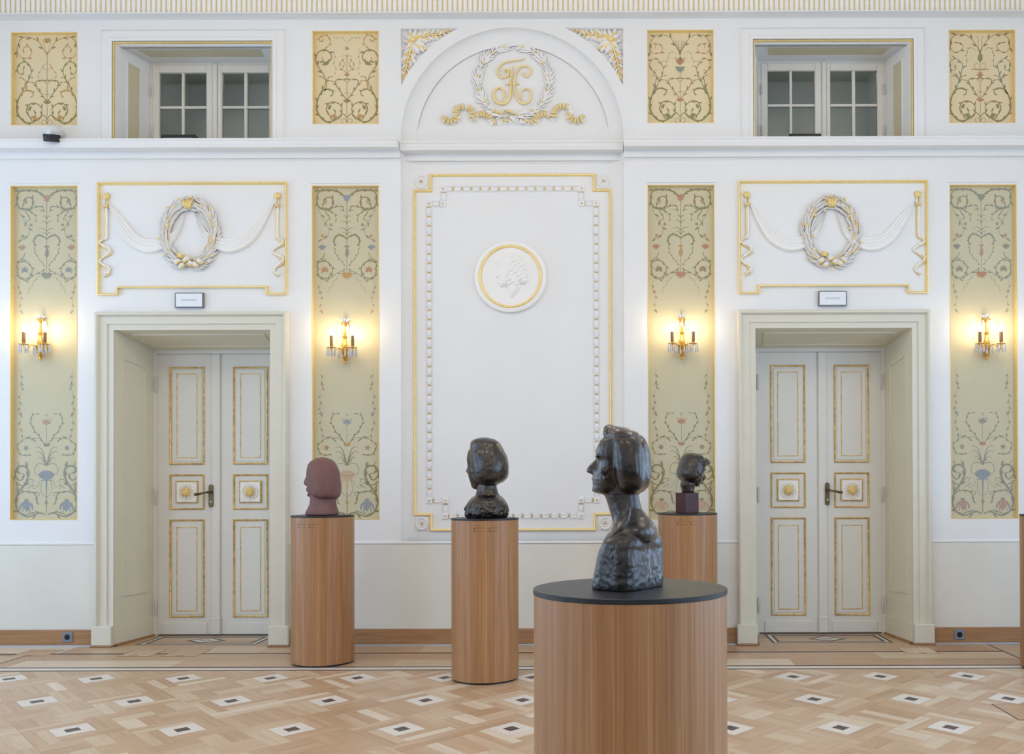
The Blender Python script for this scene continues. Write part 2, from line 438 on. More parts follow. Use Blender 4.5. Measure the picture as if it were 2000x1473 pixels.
# string course between the storeys
def zat(py, h): return Fr(1001, py, W - h).Z              # height of a pixel row on a face standing h proud of the wall
def course(name, x0, x1, y0):
    a, b = zat(286, 0.13), zat(307, 0.034)
    prof = [(zat(268, 0.15), -0.01), (zat(268, 0.15), 0.150), (zat(271.5, 0.15), 0.150), (zat(273, 0.143), 0.143), (zat(279, 0.140), 0.140), (zat(283, 0.134), 0.134), (a, 0.13), (a, 0.034), (b, 0.034), (b, 0.006), (zat(313, 0.005), 0.005), (zat(315, 0), -0.01)]
    m = M(); rs = [[(x, y0 - h, zz) for zz, h in prof] for x in (x0, x1)]
    m.rings(rs, closed=True); o = m.obj(name, MT['white'], kind='structure'); return o
course('trim_1', XL, bx0 + 0.0, W); course('trim_1', bx1, XR, W)
course('trim_2', bx0 + 0.004, bx1 - 0.004, BAY)
# fluted, gilt frieze under the ceiling
zf0, zf1 = zat(22.5, 0.099), ZTOP
m = M(); m.box(XL, XR, W - 0.085, W + 0.08, zf0, ZTOP, 0)
tr = m.obj('trim_3', MT['gold'], kind='structure')
m = M()
pitch = 9.72 * K; n_ = int((XR - XL) / pitch)
for i in range(n_):
    x = XL + i * pitch
    m.add([(x, W - 0.086, zf0), (x + pitch * 0.10, W - 0.096, zf0), (x + pitch * 0.40, W - 0.099, zf0), (x + pitch * 0.70, W - 0.096, zf0), (x + pitch * 0.78, W - 0.086, zf0),
           (x, W - 0.086, zf1), (x + pitch * 0.10, W - 0.096, zf1), (x + pitch * 0.40, W - 0.099, zf1), (x + pitch * 0.70, W - 0.096, zf1), (x + pitch * 0.78, W - 0.086, zf1)],
          [(0, 1, 6, 5), (1, 2, 7, 6), (2, 3, 8, 7), (3, 4, 9, 8), (0, 4, 3, 2, 1)])
m.obj('fluting', MT['relief'], tr, kind='stuff')
m = M(); zz = FW.z
m.rings([[(x, W - h, z_) for h, z_ in ((0, zat(22, 0.115)), (0.115, zat(22, 0.115)), (0.115, zat(24, 0.115)), (0.105, zat(25, 0.105)), (0.08, zat(25, 0.105)), (0.075, zat(28.5, 0.075)), (0.0, zat(28.5, 0.075)))] for x in (XL, XR)])
m.obj('frieze_fillet', MT['white'], tr)
# side walls, rear wall, ceiling
def slab(name, x0, x1, y0, y1, z0, z1, mt):
    m = M(); m.box(x0, x1, y0, y1, z0, z1); return m.obj(name, mt, kind='structure')
slab('wall_left', XL - 0.2, XL, YB, W + 0.2, 0, ZC, MT['white']); slab('wall_right', XR, XR + 0.2, YB, W + 0.2, 0, ZC, MT['white'])
slab('wall_front', XL, XR, YB - 0.2, YB, 0, ZC, MT['white'])
slab('ceiling', XL - 0.2, XR + 0.2, YB - 0.2, W + 0.2, ZC - 0.78, ZC, MT['white'])

# ------------------------------------------------------------------ upper windows
def quad_pt(q, u, v):
    a, b, c, d = (Vector(t) for t in q)       # a-b along u at v=0, d-c along u at v=1
    return (a * (1 - u) + b * u) * (1 - v) + (d * (1 - u) + c * u) * v
def inset_panel(m, q, u0, u1, v0, v1, out, w, h, mi_strip, mi_field=None):
    """a moulding frame (and field) lying on a slanted quad"""
    out = Vector(out)
    eu = (Vector(q[1]) - Vector(q[0])).length; ev = (Vector(q[3]) - Vector(q[0])).length
    du, dv = w / eu, w / ev
    for (a, b, c, d) in ((u0, u1, v0, v0 + dv), (u0, u1, v1 - dv, v1), (u0, u0 + du, v0 + dv, v1 - dv), (u1 - du, u1, v0 + dv, v1 - dv)):
        lo = [quad_pt(q, *t) for t in ((a, c), (b, c), (b, d), (a, d))]
        m.add([p - out * 0.002 for p in lo] + [p + out * h for p in lo], [(0, 1, 2, 3), (7, 6, 5, 4), (0, 4, 5, 1), (1, 5, 6, 2), (2, 6, 7, 3), (3, 7, 4, 0)], mi_strip)
    if mi_field is not None:
        lo = [quad_pt(q, *t) for t in ((u0 + du, v0 + dv), (u1 - du, v0 + dv), (u1 - du, v1 - dv), (u0 + du, v1 - dv))]
        m.add([p - out * 0.002 for p in lo] + [p + out * (h * 0.3) for p in lo], [(0, 1, 2, 3), (7, 6, 5, 4), (0, 4, 5, 1), (1, 5, 6, 2), (2, 6, 7, 3), (3, 7, 4, 0)], mi_field)
YW = W + 0.42
for wi, (cx, cy) in enumerate(WINS):
    f = Fr(cx, cy, W)
    win = empty('window_%d' % (wi + 1), (f.X, W, f.z(cy + 92)), kind='structure')
    x0, x1, zt, zb = f.x(cx - 152.5), f.x(cx + 152.5), f.z(cy - 114), f.z(cy + 92)
    # architrave bands on the wall and gilt edge
    path = lambda e: [(f.x(cx - 152.5 - e), zb), (f.x(cx - 152.5 - e), f.z(cy - 114 - e)), (f.x(cx + 152.5 + e), f.z(cy - 114 - e)), (f.x(cx + 152.5 + e), zb)]
    m = M()
    m.msweep(path(4), [(0, 0), (0, 0.030), (6 * K, 0.030), (8 * K, 0.022), (20 * K, 0.022), (22 * K, 0.012), (25 * K, 0.0)], W, closed=False)
    m.obj('architrave', MT['white'], win)
    m = M(); m.msweep(path(0), [(0.0005, -0.01), (0.001, 0.012), (0.005, 0.022), (0.010, 0.022), (0.013, 0.012), (0.013, 0.0)], W, closed=False)
    m.obj('gilt_edge', MT['gold'], win, smooth=40)
    # splayed reveal
    g = Fr(1192 + 0.949 * (cx - 1192), cy, YW); gc = g.cx
    ix0, ix1, izt, izb = g.x(gc - 123.5), g.x(gc + 123.5), g.z(cy - 76), zb
    A = [(x0, W, zb), (ix0, YW, izb), (ix0, YW, izt), (x0, W, zt)]
    B = [(x1, W, zb), (ix1, YW, izb), (ix1, YW, izt), (x1, W, zt)]
    T = [(x0, W, zt), (x1, W, zt), (ix1, YW, izt), (ix0, YW, izt)]
    S = [(x0, W, zb), (x1, W, zb), (ix1, YW, izb), (ix0, YW, izb)]
    m = M()
    for q in (A, B, T, S): m.add(q, [(0, 1, 2, 3)])
    m.obj('reveal', MT['white'], win, fix=False)
    m = M()
    inset_panel(m, A, 0.30, 0.68, 0.02, 0.90, (0.96, -0.2, 0), 0.012, 0.006, 0, 1)
    inset_panel(m, B, 0.30, 0.68, 0.02, 0.90, (-0.96, -0.2, 0), 0.012, 0.006, 0, 1)
    T2 = [T[0], T[1], T[2], T[3]]
    inset_panel(m, T2, 0.08, 0.92, 0.22, 0.66, (0, -0.1, -1), 0.006, 0.003, 0, 1)
    m.obj('reveal_panel', [MT['white'], MT['inset']], win, kind='stuff')
    # frame, two casements
    zy = lambda dy: g.z(cy + dy)
    gx = lambda dx: g.x(gc + dx)
    m = M()
    m.box(gx(-124), gx(-119), YW - 0.02, YW + 0.06, zy(92), zy(-78)); m.box(gx(119), gx(124), YW - 0.02, YW + 0.06, zy(92), zy(-78))
    m.box(gx(-119), gx(119), YW - 0.02, YW + 0.06, zy(-71), zy(-78)); m.bbox(gx(-1), gx(8), YW - 0.045, YW + 0.03, zy(92), zy(-72), 0.008)
    m.obj('window_frame', MT['door'], win)
    for (a, b, p0, p1, p2, p3) in ((-119, -1, -106, -63, -58, -14), (8, 120, 16, 59, 65, 108)):
        m = M()
        m.bbox(gx(a), gx(p0), YW - 0.03, YW + 0.02, zy(92), zy(-71), 0.006); m.bbox(gx(p3), gx(b), YW - 0.03, YW + 0.02, zy(92), zy(-71), 0.006)
        m.bbox(gx(p0), gx(p3), YW - 0.03, YW + 0.02, zy(-56), zy(-71), 0.006); m.box(gx(p0), gx(p3), YW - 0.03, YW + 0.02, zy(92), zy(84))
        s = m.obj('sash', MT['door'], win)
        m = M(); m.bbox(gx(p1), gx(p2), YW - 0.022, YW + 0.016, zy(84), zy(-56), 0.006); m.obj('muntin', MT['door'], s)
        m = M(); m.bbox(gx(p0), gx(p3), YW - 0.020, YW + 0.016, zy(13.5), zy(8.5), 0.006); m.obj('muntin', MT['door'], s)
        for (u0, u1) in ((p0, p1), (p2, p3)):
            for (v0, v1) in ((-56, 8.5), (13.5, 84)):
                m = M(); m.box(gx(u0), gx(u1), YW - 0.002, YW + 0.002, zy(v1), zy(v0)); m.obj('pane', MT['glass'], s)
        for v in (-20, 60):
            m = M(); hx = gx(a + 1) if a < 0 else gx(b - 1)
            m.lathe([(0.007, 0), (0.009, 0.006), (0.009, 0.084), (0.007, 0.09)], (hx, YW - 0.034, zy(v) - 0.05), 10); m.obj('hinge', MT['steel'], s, smooth=40)
    # passage seen behind the glass
    m = M(); y1 = YW + 1.0
    m.box(gx(-150), gx(150), y1, y1 + 0.05, zb - 0.2, izt + 0.3)
    m.box(gx(-160), gx(-150), YW + 0.1, y1, zb - 0.2, izt + 0.3); m.box(gx(150), gx(160), YW + 0.1, y1, zb - 0.2, izt + 0.3)
    m.box(gx(-160), gx(160), YW + 0.1, y1, izt + 0.25, izt + 0.3); m.box(gx(-160), gx(160), YW + 0.1, y1, zb - 0.25, zb - 0.2)
    m.obj('passage', MT['corridor'], win)
    l = bpy.data.lights.new('passage_fill', 'POINT'); l.energy = 1.7; l.color = (0.95, 1.0, 0.97); l.shadow_soft_size = 0.1  # fill light added behind the glass to brighten the panes
    lo = bpy.data.objects.new('passage_fill', l); COL.objects.link(lo); lo.location = (gx(60), YW + 0.5, izt + 0.1)

# ------------------------------------------------------------------ doors
YD = W + 0.52
def frame_path(g, x0, y0, x1, y1):
    return [(g.x(x0), g.z(y1)), (g.x(x1), g.z(y1)), (g.x(x1), g.z(y0)), (g.x(x0), g.z(y0))]
for di, (cx, cy) in enumerate(DOORS):
    f = Fr(cx, cy, W)
    door = empty('door_%d' % (di + 1), (f.X, W, 0), kind='structure')
    x0, x1, zt = f.x(cx - 152.7), f.x(cx + 152.7), f.z(cy - 305)
    zpl = f.z(cy + 271)
    path = [(x0, zpl - 0.01), (x0, zt), (x1, zt), (x1, zpl - 0.01)]
    m = M()
    m.msweep(path, [(0, 0), (0, 0.022), (11 * K, 0.022), (11.6 * K, 0.034), (26 * K, 0.034), (27 * K, 0.048), (29 * K, 0.060), (32.5 * K, 0.060), (33.5 * K, 0.046), (35 * K, 0.042), (35.5 * K, 0)], W, closed=False)
    m.obj('architrave', MT['surround'], door)
    for s in (-1, 1):
        m = M(); a, b = sorted((f.x(cx + s * 152), f.x(cx + s * 191)))
        m.bbox(a, b, W - 0.066, W + 0.01, 0.012, zpl, 0.006); m.obj('plinth', MT['surround'], door)
        m = M(); m.bbox(a - 0.004, b + 0.004, W - 0.082, W, 0.0, 0.013, 0.006); m.obj('wood_base', MT['oak'], door)
    g = Fr(1192 + 0.938 * (cx - 1192), cy, YD); gc = g.cx
    gx = lambda dx: g.x(gc + dx)
    gz = lambda dy: g.z(cy + dy)
    ix0, ix1, izt = gx(-127), gx(127), gz(-266)
    A = [(x0, W, 0), (ix0, YD, 0), (ix0, YD, izt), (x0, W, zt)]
    B = [(x1, W, 0), (ix1, YD, 0), (ix1, YD, izt), (x1, W, zt)]
    T = [(x0, W, zt), (x1, W, zt), (ix1, YD, izt), (ix0, YD, izt)]
    for q in (A, B, T):
        m = M(); m.add(q, [(0, 1, 2, 3)]); m.obj('reveal', MT['reveal'], door, fix=False)
    for q, o in ((A, 1), (B, -1)):
        m = M()
        inset_panel(m, q, 0.17, 0.80, 0.155, 0.93, (o * 0.97, -0.17, 0), 0.022, 0.010, 0, None)
        lo = [quad_pt(q, *t) for t in ((0, 0.004), (1, 0.004), (1, 0.064), (0, 0.064))]; oo = Vector((o * 0.97, -0.17, 0))
        m.add([p - oo * 0.002 for p in lo] + [p + oo * 0.012 for p in lo], [(0, 1, 2, 3), (7, 6, 5, 4), (0, 4, 5, 1), (1, 5, 6, 2), (2, 6, 7, 3), (3, 7, 4, 0)], 0)
        m.obj('reveal_panel', MT['reveal'], door)
        lo = [quad_pt(q, *t) for t in ((0, 0), (1, 0), (1, 0.007), (0, 0.007))]
        m = M(); m.add([p - oo * 0.002 for p in lo] + [p + oo * 0.022 for p in lo], [(0, 1, 2, 3), (7, 6, 5, 4), (0, 4, 5, 1), (1, 5, 6, 2), (2, 6, 7, 3), (3, 7, 4, 0)], 0)
        m.obj('wood_base', MT['oak'], door)
    m = M(); inset_panel(m, T, 0.06, 0.94, 0.18, 0.80, (0, -0.05, -1), 0.02, 0.008, 0, None); m.obj('reveal_panel', MT['reveal'], door)
    # jambs and head
    m = M(); m.box(gx(-127), gx(-120), YD - 0.012, YD + 0.06, 0, izt + 0.02); m.box(gx(120), gx(127), YD - 0.012, YD + 0.06, 0, izt + 0.02)
    m.box(gx(-120), gx(120), YD - 0.012, YD + 0.06, gz(-259), izt + 0.02)
    m.obj('door_frame', MT['door'], door)
    mir = -1 if di == 0 else 1
    X = lambda d: gx(mir * d)
    def mbox(m, a, b, ya, yb, za, zb_, c=None, mi=0):
        a, b = sorted((X(a), X(b)))
        if c: m.bbox(a, b, ya, yb, za, zb_, c, mi)
        else: m.box(a, b, ya, yb, za, zb_, mi)
    zb0 = 0.012
    for leaf in (0, 1):                        # 0 passive leaf, 1 the leaf with the cover strip and the handle
        lo, hi, pc = ((-119.5, -3.0, -62.0), (-2.2, 120, 62.0))[leaf]
        m = M(); mbox(m, lo, hi, YD + 0.004, YD + 0.045, zb0, gz(-258.5))
        L = m.obj('door_leaf', MT['door'], door)
        if leaf == 1:
            m = M(); mbox(m, -3.6, 13.5, YD - 0.016, YD + 0.006, zb0 + 0.14, gz(-258.5), 0.006); mbox(m, -4.4, 14.5, YD - 0.022, YD + 0.006, zb0, zb0 + 0.145, 0.006)
            m.obj('cover_strip', MT['door'], L)
        k = g.k
        for (t, b, hw, it, ib, ih) in ((-233, -43, 33.5, -219.6, -56, 19.5), (-23, 45, 33.5, -9, 31, 20), (65, 255, 33.5, 80, 243, 19.5)):
            cxp = gc + mir * pc
            m = M(); m.msweep(frame_path(g, cxp - hw, cy + t, cxp + hw, cy + b), [(-0.002, 0), (-0.002, 0.008), (0.004, 0.013), (0.010, 0.009), (0.013, 0.003), (0.013, 0)], YD + 0.004)
            m.obj('gilt_moulding', MT['oldgold'], L, smooth=50)
            if t == -23:
                m = M(); m.bbox(g.x(cxp - 20), g.x(cxp + 20), YD - 0.012, YD + 0.006, g.z(cy + 31), g.z(cy - 9), 0.004); m.obj('rosette_block', MT['relief'], L)
                m = M(); m.msweep(frame_path(g, cxp - 20.5, cy - 9.5, cxp + 20.5, cy + 31.5), [(-0.006, 0), (-0.004, 0.012), (0.004, 0.016), (0.008, 0.008), (0.008, 0)], YD + 0.002); m.obj('gilt_moulding', MT['oldgold'], L)
                c = (g.x(cxp), YD - 0.012, g.z(cy + 11))
                m = M(); m.lathe([(0.071, -0.001), (0.071, 0.006), (0.066, 0.009), (0.063, 0.004), (0.040, 0.010), (0.0, 0.012)], c, 28, 0, 'y')
                for j in range(22):
                    a = 2 * PI * j / 22; ca, sa = math.cos(a), math.sin(a)
                    r0, r1, w_ = 0.036, 0.058, 0.0034
                    m.add([(c[0] + ca * r0 - sa * w_, c[1] - 0.004, c[2] + sa * r0 + ca * w_), (c[0] + ca * r0 + sa * w_, c[1] - 0.004, c[2] + sa * r0 - ca * w_),
                           (c[0] + ca * r1 + sa * w_, c[1] - 0.004, c[2] + sa * r1 - ca * w_), (c[0] + ca * r1 - sa * w_, c[1] - 0.004, c[2] + sa * r1 + ca * w_),
                           (c[0] + ca * r0, c[1] - 0.015, c[2] + sa * r0), (c[0] + ca * r1, c[1] - 0.012, c[2] + sa * r1)],
                          [(0, 1, 4), (1, 2, 5, 4), (2, 3, 5), (3, 0, 4, 5)], 1)
                m.obj('rosette', [MT['relief'], MT['oldgold']], L, smooth=40)
                m = M()
                rs = []
                for (r, h) in ((0.040, 0.006), (0.040, 0.012), (0.030, 0.026), (0.016, 0.034), (0.010, 0.030), (0.0, 0.036)):
                    rs.append([(c[0] + r * (1 + 0.16 * math.cos(8 * a)) * math.cos(a), c[1] - h, c[2] + r * (1 + 0.16 * math.cos(8 * a)) * math.sin(a)) for a in (2 * PI * j / 48 for j in range(48))])
                m.rings(rs); m.obj('gilt_boss', MT['gold'], L, smooth=50)
            else:
                m = M(); m.bbox(g.x(cxp - hw + 5), g.x(cxp + hw - 5), YD - 0.002, YD + 0.006, g.z(cy + b - 5), g.z(cy + t + 5), 0.005); m.obj('door_panel', MT['door'], L)
                m = M(); m.msweep(frame_path(g, cxp - ih, cy + it, cxp + ih, cy + ib), [(-0.004, 0), (-0.003, 0.005), (0.003, 0.005), (0.004, 0)], YD - 0.001); m.obj('gilt_line', MT['oldgold'], L)
        m = M(); a_, b_ = ((-109, -12), (22, 111))[leaf]
        mbox(m, a_, b_, YD - 0.006, YD + 0.006, gz(289), gz(266), 0.006); m.obj('kick_panel', MT['door'], L)
        for v in (-200, 20, 235):
            hx = X(-121 if leaf == 0 else 121)
            m = M(); m.lathe([(0.008, 0), (0.011, 0.008), (0.011, 0.066), (0.009, 0.068), (0.011, 0.070), (0.011, 0.130), (0.008, 0.138)], (hx, YD - 0.018, gz(v) - 0.07), 10); m.obj('hinge', MT['steel'], L, smooth=40)
        if leaf == 1:
            m = M(); px_ = X(13.2)
            hz0, hz1 = gz(41), gz(-3.5)
            pts = [(px_ + 0.020 * math.cos(a), hz1 - 0.02 + 0.020 * math.sin(a)) for a in (PI * i / 8 for i in range(9))] + [(px_ + 0.020 * math.cos(a), hz0 + 0.02 + 0.020 * math.sin(a)) for a in (PI + PI * i / 8 for i in range(9))]
            m.poly(pts, YD - 0.026, YD - 0.010); 
            hd = m.obj('handle_plate', MT['brass'], L, smooth=40)
            m = M(); hz = gz(11); d = 1 if mir > 0 else -1
            m.tube([(px_, YD - 0.02, hz), (px_, YD - 0.06, hz), (px_ + d * 0.012, YD - 0.072, hz)], 0.011, 10)
            m.tube([(px_ - d * 0.004, YD - 0.070, hz), (px_ + d * 0.04, YD - 0.074, hz - 0.008), (px_ + d * 0.07, YD - 0.076, hz - 0.014), (px_ + d * 0.118, YD - 0.078, hz - 0.022)], [0.008, 0.008, 0.010, 0.014], 10)
            m.obj('lever', MT['brass'], hd, smooth=60)
            m = M(); m.lathe([(0.008, 0), (0.008, 0.004), (0, 0.004)], (px_, YD - 0.025, gz(30)), 12, 0, 'y'); m.obj('keyhole_cover', MT['steel'], hd)
# ------------------------------------------------------------------ the parquet floor
floor = M(); floor.box(XL, XR, YB, W + 0.7, -0.06, -0.004)
fl = floor.obj('floor', MT['dark'], kind='structure', org=(0, 0, 0))
def plank_mesh(pts, name='parquet', m_='parquet'):
    """a flat wooden piece: outline (x, y) local, UV with u along its longest side"""
    me = bpy.data.meshes.new(name); n = len(pts)
    v = [(q[0], q[1], 0.0) for q in pts] + [(q[0], q[1], -0.006) for q in pts]
    fs = [tuple(range(n))] + [(i, n + i, n + (i + 1) % n, (i + 1) % n) for i in range(n)]
    me.from_pydata(v, [], fs)
    bm = bmesh.new(); bm.from_mesh(me); bmesh.ops.recalc_face_normals(bm, faces=bm.faces)
    uvl = bm.loops.layers.uv.new('UVMap')
    e = max(((Vector(pts[(i + 1) % n]) - Vector(pts[i])) for i in range(n)), key=lambda q: q.length).normalized()
    for f_ in bm.faces:
        for l in f_.loops: l[uvl].uv = (l.vert.co.x * e.x + l.vert.co.y * e.y, -l.vert.co.x * e.y + l.vert.co.y * e.x)
    bm.to_mesh(me); bm.free()
    me.materials.append(MT[m_]); return me
def shrink(pts, d):
    c = Vector((sum(q[0] for q in pts) / len(pts), sum(q[1] for q in pts) / len(pts)))
    n = len(pts); out = []
    for i in range(n):
        p0, p1, p2 = (Vector(pts[(i + j) % n]) for j in (-1, 0, 1))
        e0 = (p1 - p0).normalized(); e1 = (p2 - p1).normalized()
        n0 = Vector((-e0.y, e0.x)); n1 = Vector((-e1.y, e1.x)); mv = (n0 + n1)
        mv = mv / max(0.25, mv.dot(n0)) if mv.length > 1e-6 else n0
        out.append(p1 + mv * d)
    return out
def ccw(pts):
    a = sum(pts[i][0] * pts[(i + 1) % len(pts)][1] - pts[(i + 1) % len(pts)][0] * pts[i][1] for i in range(len(pts)))
    return pts if a > 0 else pts[::-1]
pieces = []                                    # (outline, material)
r1, r2, r3 = G(1000, 1323.8).y, G(1000, 1367.6).y, G(1000, 1424).y
MYY = (r1 - r3) / 2; MXX = 0.597
XC = (G(362, 1325.5).x + G(452, 1369.2).x + G(560, 1425).x) / 3.0
XC = G(452, 1369.2).x
y_edge = G(1000, 1309).y
# in diagonal coordinates p = a + b, q = a - b every unit square is one field of the pattern
SQ = 0.222
def to_xy(p, q): return (XC + (p + q) / 2 * MXX, r2 + (p - q) / 2 * MYY)
def sub_rect(p0, p1, q0, q1, n, along):
    """n strips side by side"""
    out = []
    for i in range(n):
        if along == 'p': a = (p0, p1, q0 + (q1 - q0) * i / n, q0 + (q1 - q0) * (i + 1) / n)
        else: a = (p0 + (p1 - p0) * i / n, p0 + (p1 - p0) * (i + 1) / n, q0, q1)
        out.append([(a[0], a[2]), (a[1], a[2]), (a[1], a[3]), (a[0], a[3])])
    return out
field = []
rr = random.Random(3)
for P_ in range(-40, 30):
    for Q_ in range(-40, 30):
        cx_, cy_ = to_xy(P_, Q_)
        if not (XL - 0.7 < cx_ < XR + 0.7 and 0.3 < cy_ < y_edge + 0.7): continue
        out = []
        if (P_ + Q_) % 2 == 0:
            s_ = SQ; h = 0.5
            out.append((([(-s_, -s_), (s_, -s_), (s_, s_), (-s_, s_)]), 'white'))
            for pts in sub_rect(-s_, h, s_, h, 2, 'p') + sub_rect(s_, h, -h, s_, 2, 'q') + sub_rect(-h, s_, -h, -s_, 2, 'p') + sub_rect(-h, -s_, -s_, h, 2, 'q'):
                out.append((pts, 'wood'))
        else:
            if rr.random() < 0.5:
                for pts in sub_rect(-.5, 0, -.5, 0, 2, 'p') + sub_rect(0, .5, -.5, 0, 2, 'q') + sub_rect(-.5, 0, 0, .5, 2, 'q') + sub_rect(0, .5, 0, .5, 2, 'p'): out.append((pts, 'wood'))
            else:
                for pts in sub_rect(-.5, .5, -.5, -.2, 2, 'p') + sub_rect(-.5, 0, -.2, .5, 3, 'q') + sub_rect(0, .5, -.2, .5, 3, 'q'): out.append((pts, 'wood'))
        for pts, mt in out:
            xy = ccw([to_xy(P_ + q[0], Q_ + q[1]) for q in pts])
            if min(q[1] for q in xy) > y_edge - 0.004: continue
            if max(q[1] for q in xy) > y_edge:         # trim against the border
                cl = []
                for i in range(len(xy)):
                    a, b = xy[i], xy[(i + 1) % len(xy)]
                    if a[1] <= y_edge: cl.append(a)
                    if (a[1] - y_edge) * (b[1] - y_edge) < 0:
                        t = (y_edge - a[1]) / (b[1] - a[1]); cl.append((a[0] + (b[0] - a[0]) * t, y_edge))
                xy = cl
                if len(xy) < 3 or mt == 'white': continue
            field.append((xy, mt, cx_, cy_, P_, Q_))
field = [f_ for f_ in field if XL < sum(q[0] for q in f_[0]) / len(f_[0]) < XR]
def in_view(x, y):
    d = Vector((x, y, 0)) - CAM; c = R3.transposed() @ d
    u, v = PX + F * c.x / -c.z, PY - F * c.y / -c.z
    return -20 < u < 2020 and v < 1500 and not (1050 < u < 1412)
wood = [f_ for f_ in field if f_[1] == 'wood']
cent = lambda f_: (sum(q[0] for q in f_[0]) / len(f_[0]), sum(q[1] for q in f_[0]) / len(f_[0]))
wood.sort(key=lambda f_: cent(f_)[1] if in_view(*cent(f_)) else 99 + cent(f_)[1])
near, rest = wood[:296], wood[296:]
for f_ in near:
    c = cent(f_)
    me = plank_mesh(shrink([(q[0] - c[0], q[1] - c[1]) for q in f_[0]], 0.00035), 'parquet_block')
    link_mesh('parquet_block', me, fl, (c[0], c[1], rr.uniform(-0.0004, 0.0)))
def joined(name, items, mtname):
    v, fs, uv = [], [], []
    for pts in items:
        n = len(pts); b = len(v)
        e = max(((Vector(pts[(i + 1) % n]) - Vector(pts[i])) for i in range(n)), key=lambda q: q.length).normalized()
        dz = rr.uniform(-0.0004, 0)
        for q in pts: v.append((q[0], q[1], dz)); uv.append((q[0] * e.x + q[1] * e.y, -q[0] * e.y + q[1] * e.x))
        for q in pts: v.append((q[0], q[1], -0.006)); uv.append(uv[b])
        fs.append(tuple(b + i for i in range(n)))
        for i in range(n): fs.append((b + i, b + n + i, b + n + (i + 1) % n, b + (i + 1) % n))
    me = bpy.data.meshes.new(name); me.from_pydata(v, [], fs)
    l = me.uv_layers.new(name='UVMap'); vi = [0] * len(me.loops); me.loops.foreach_get('vertex_index', vi)
    l.data.foreach_set('uv', [c for i in vi for c in uv[i]])
    me.materials.append(MT[mtname])
    return link_mesh(name, me, fl, (0, 0, 0), kind='stuff')
joined('parquet_field', [shrink(f_[0], 0.00035) for f_ in rest], 'parquet')
# white squares with a dark heart
wm = dm = None
s_ = SQ
wp = ccw([((p + q) / 2 * MXX, (p - q) / 2 * MYY) for p, q in ((-s_, -s_), (s_, -s_), (s_, s_), (-s_, s_))])
dpt = [(q[0] * 0.37, q[1] * 0.37) for q in wp]
n_ = 4; v = [(q[0], q[1], 0) for q in shrink(wp, 0.0006)] + [(q[0], q[1], 0) for q in dpt]
wme = bpy.data.meshes.new('inlay_square'); wme.from_pydata(v, [], [(i, (i + 1) % 4, 4 + (i + 1) % 4, 4 + i) for i in range(4)]); wme.materials.append(MT['white_wood'])
dme = bpy.data.meshes.new('inlay_heart'); dme.from_pydata([(q[0], q[1], 0) for q in shrink(dpt, 0.0004)], [], [(0, 1, 2, 3)]); dme.materials.append(MT['dark_wood'])
for f_ in field:
    if f_[1] == 'white':
        a = link_mesh('inlay_square', wme, fl, (f_[2], f_[3], 0.0)); link_mesh('inlay_heart', dme, a, (f_[2], f_[3], 0.0))
# border strips and boards along the wall
def strip(name, x0, x1, ya, yb, mtname, z=0.0):
    me = plank_mesh([(-(x1 - x0) / 2, -(yb - ya) / 2), ((x1 - x0) / 2, -(yb - ya) / 2), ((x1 - x0) / 2, (yb - ya) / 2), (-(x1 - x0) / 2, (yb - ya) / 2)], name, mtname)
    return link_mesh(name, me, fl, ((x0 + x1) / 2, (ya + yb) / 2, z))
yl = [G(1000, p).y for p in (1309, 1307.2, 1303.2, 1301.3, 1276.2, 1274.2)]
strip('dark_line', XL, XR, yl[0] + 0.0004, yl[1], 'dark_wood'); strip('light_line', XL, XR, yl[1], yl[2], 'white_wood'); strip('dark_line', XL, XR, yl[2], yl[3], 'dark_wood')
strip('dark_line', XL, XR, yl[4], yl[5], 'dark_wood')
x = XL
while x < XR:                                  # long boards, two courses deep
    l = rr.uniform(0.7, 1.3); e_ = min(XR, x + l)
    ym = (yl[3] + yl[4]) / 2
    strip('border_board', x + 0.0006, e_ - 0.0006, yl[3] + 0.0006, ym - 0.0006, 'parquet')
    strip('border_board', x + 0.0006 - 0.3, e_ - 0.0006 - 0.3, ym + 0.0006, yl[4] - 0.0006, 'parquet'); x += l
x = XL
while x < XR:
    l = rr.uniform(0.35, 0.7)
    strip('border_board', x + 0.0006, min(XR, x + l) - 0.0006, yl[5] + 0.0006, W - 0.034, 'parquet'); x += l
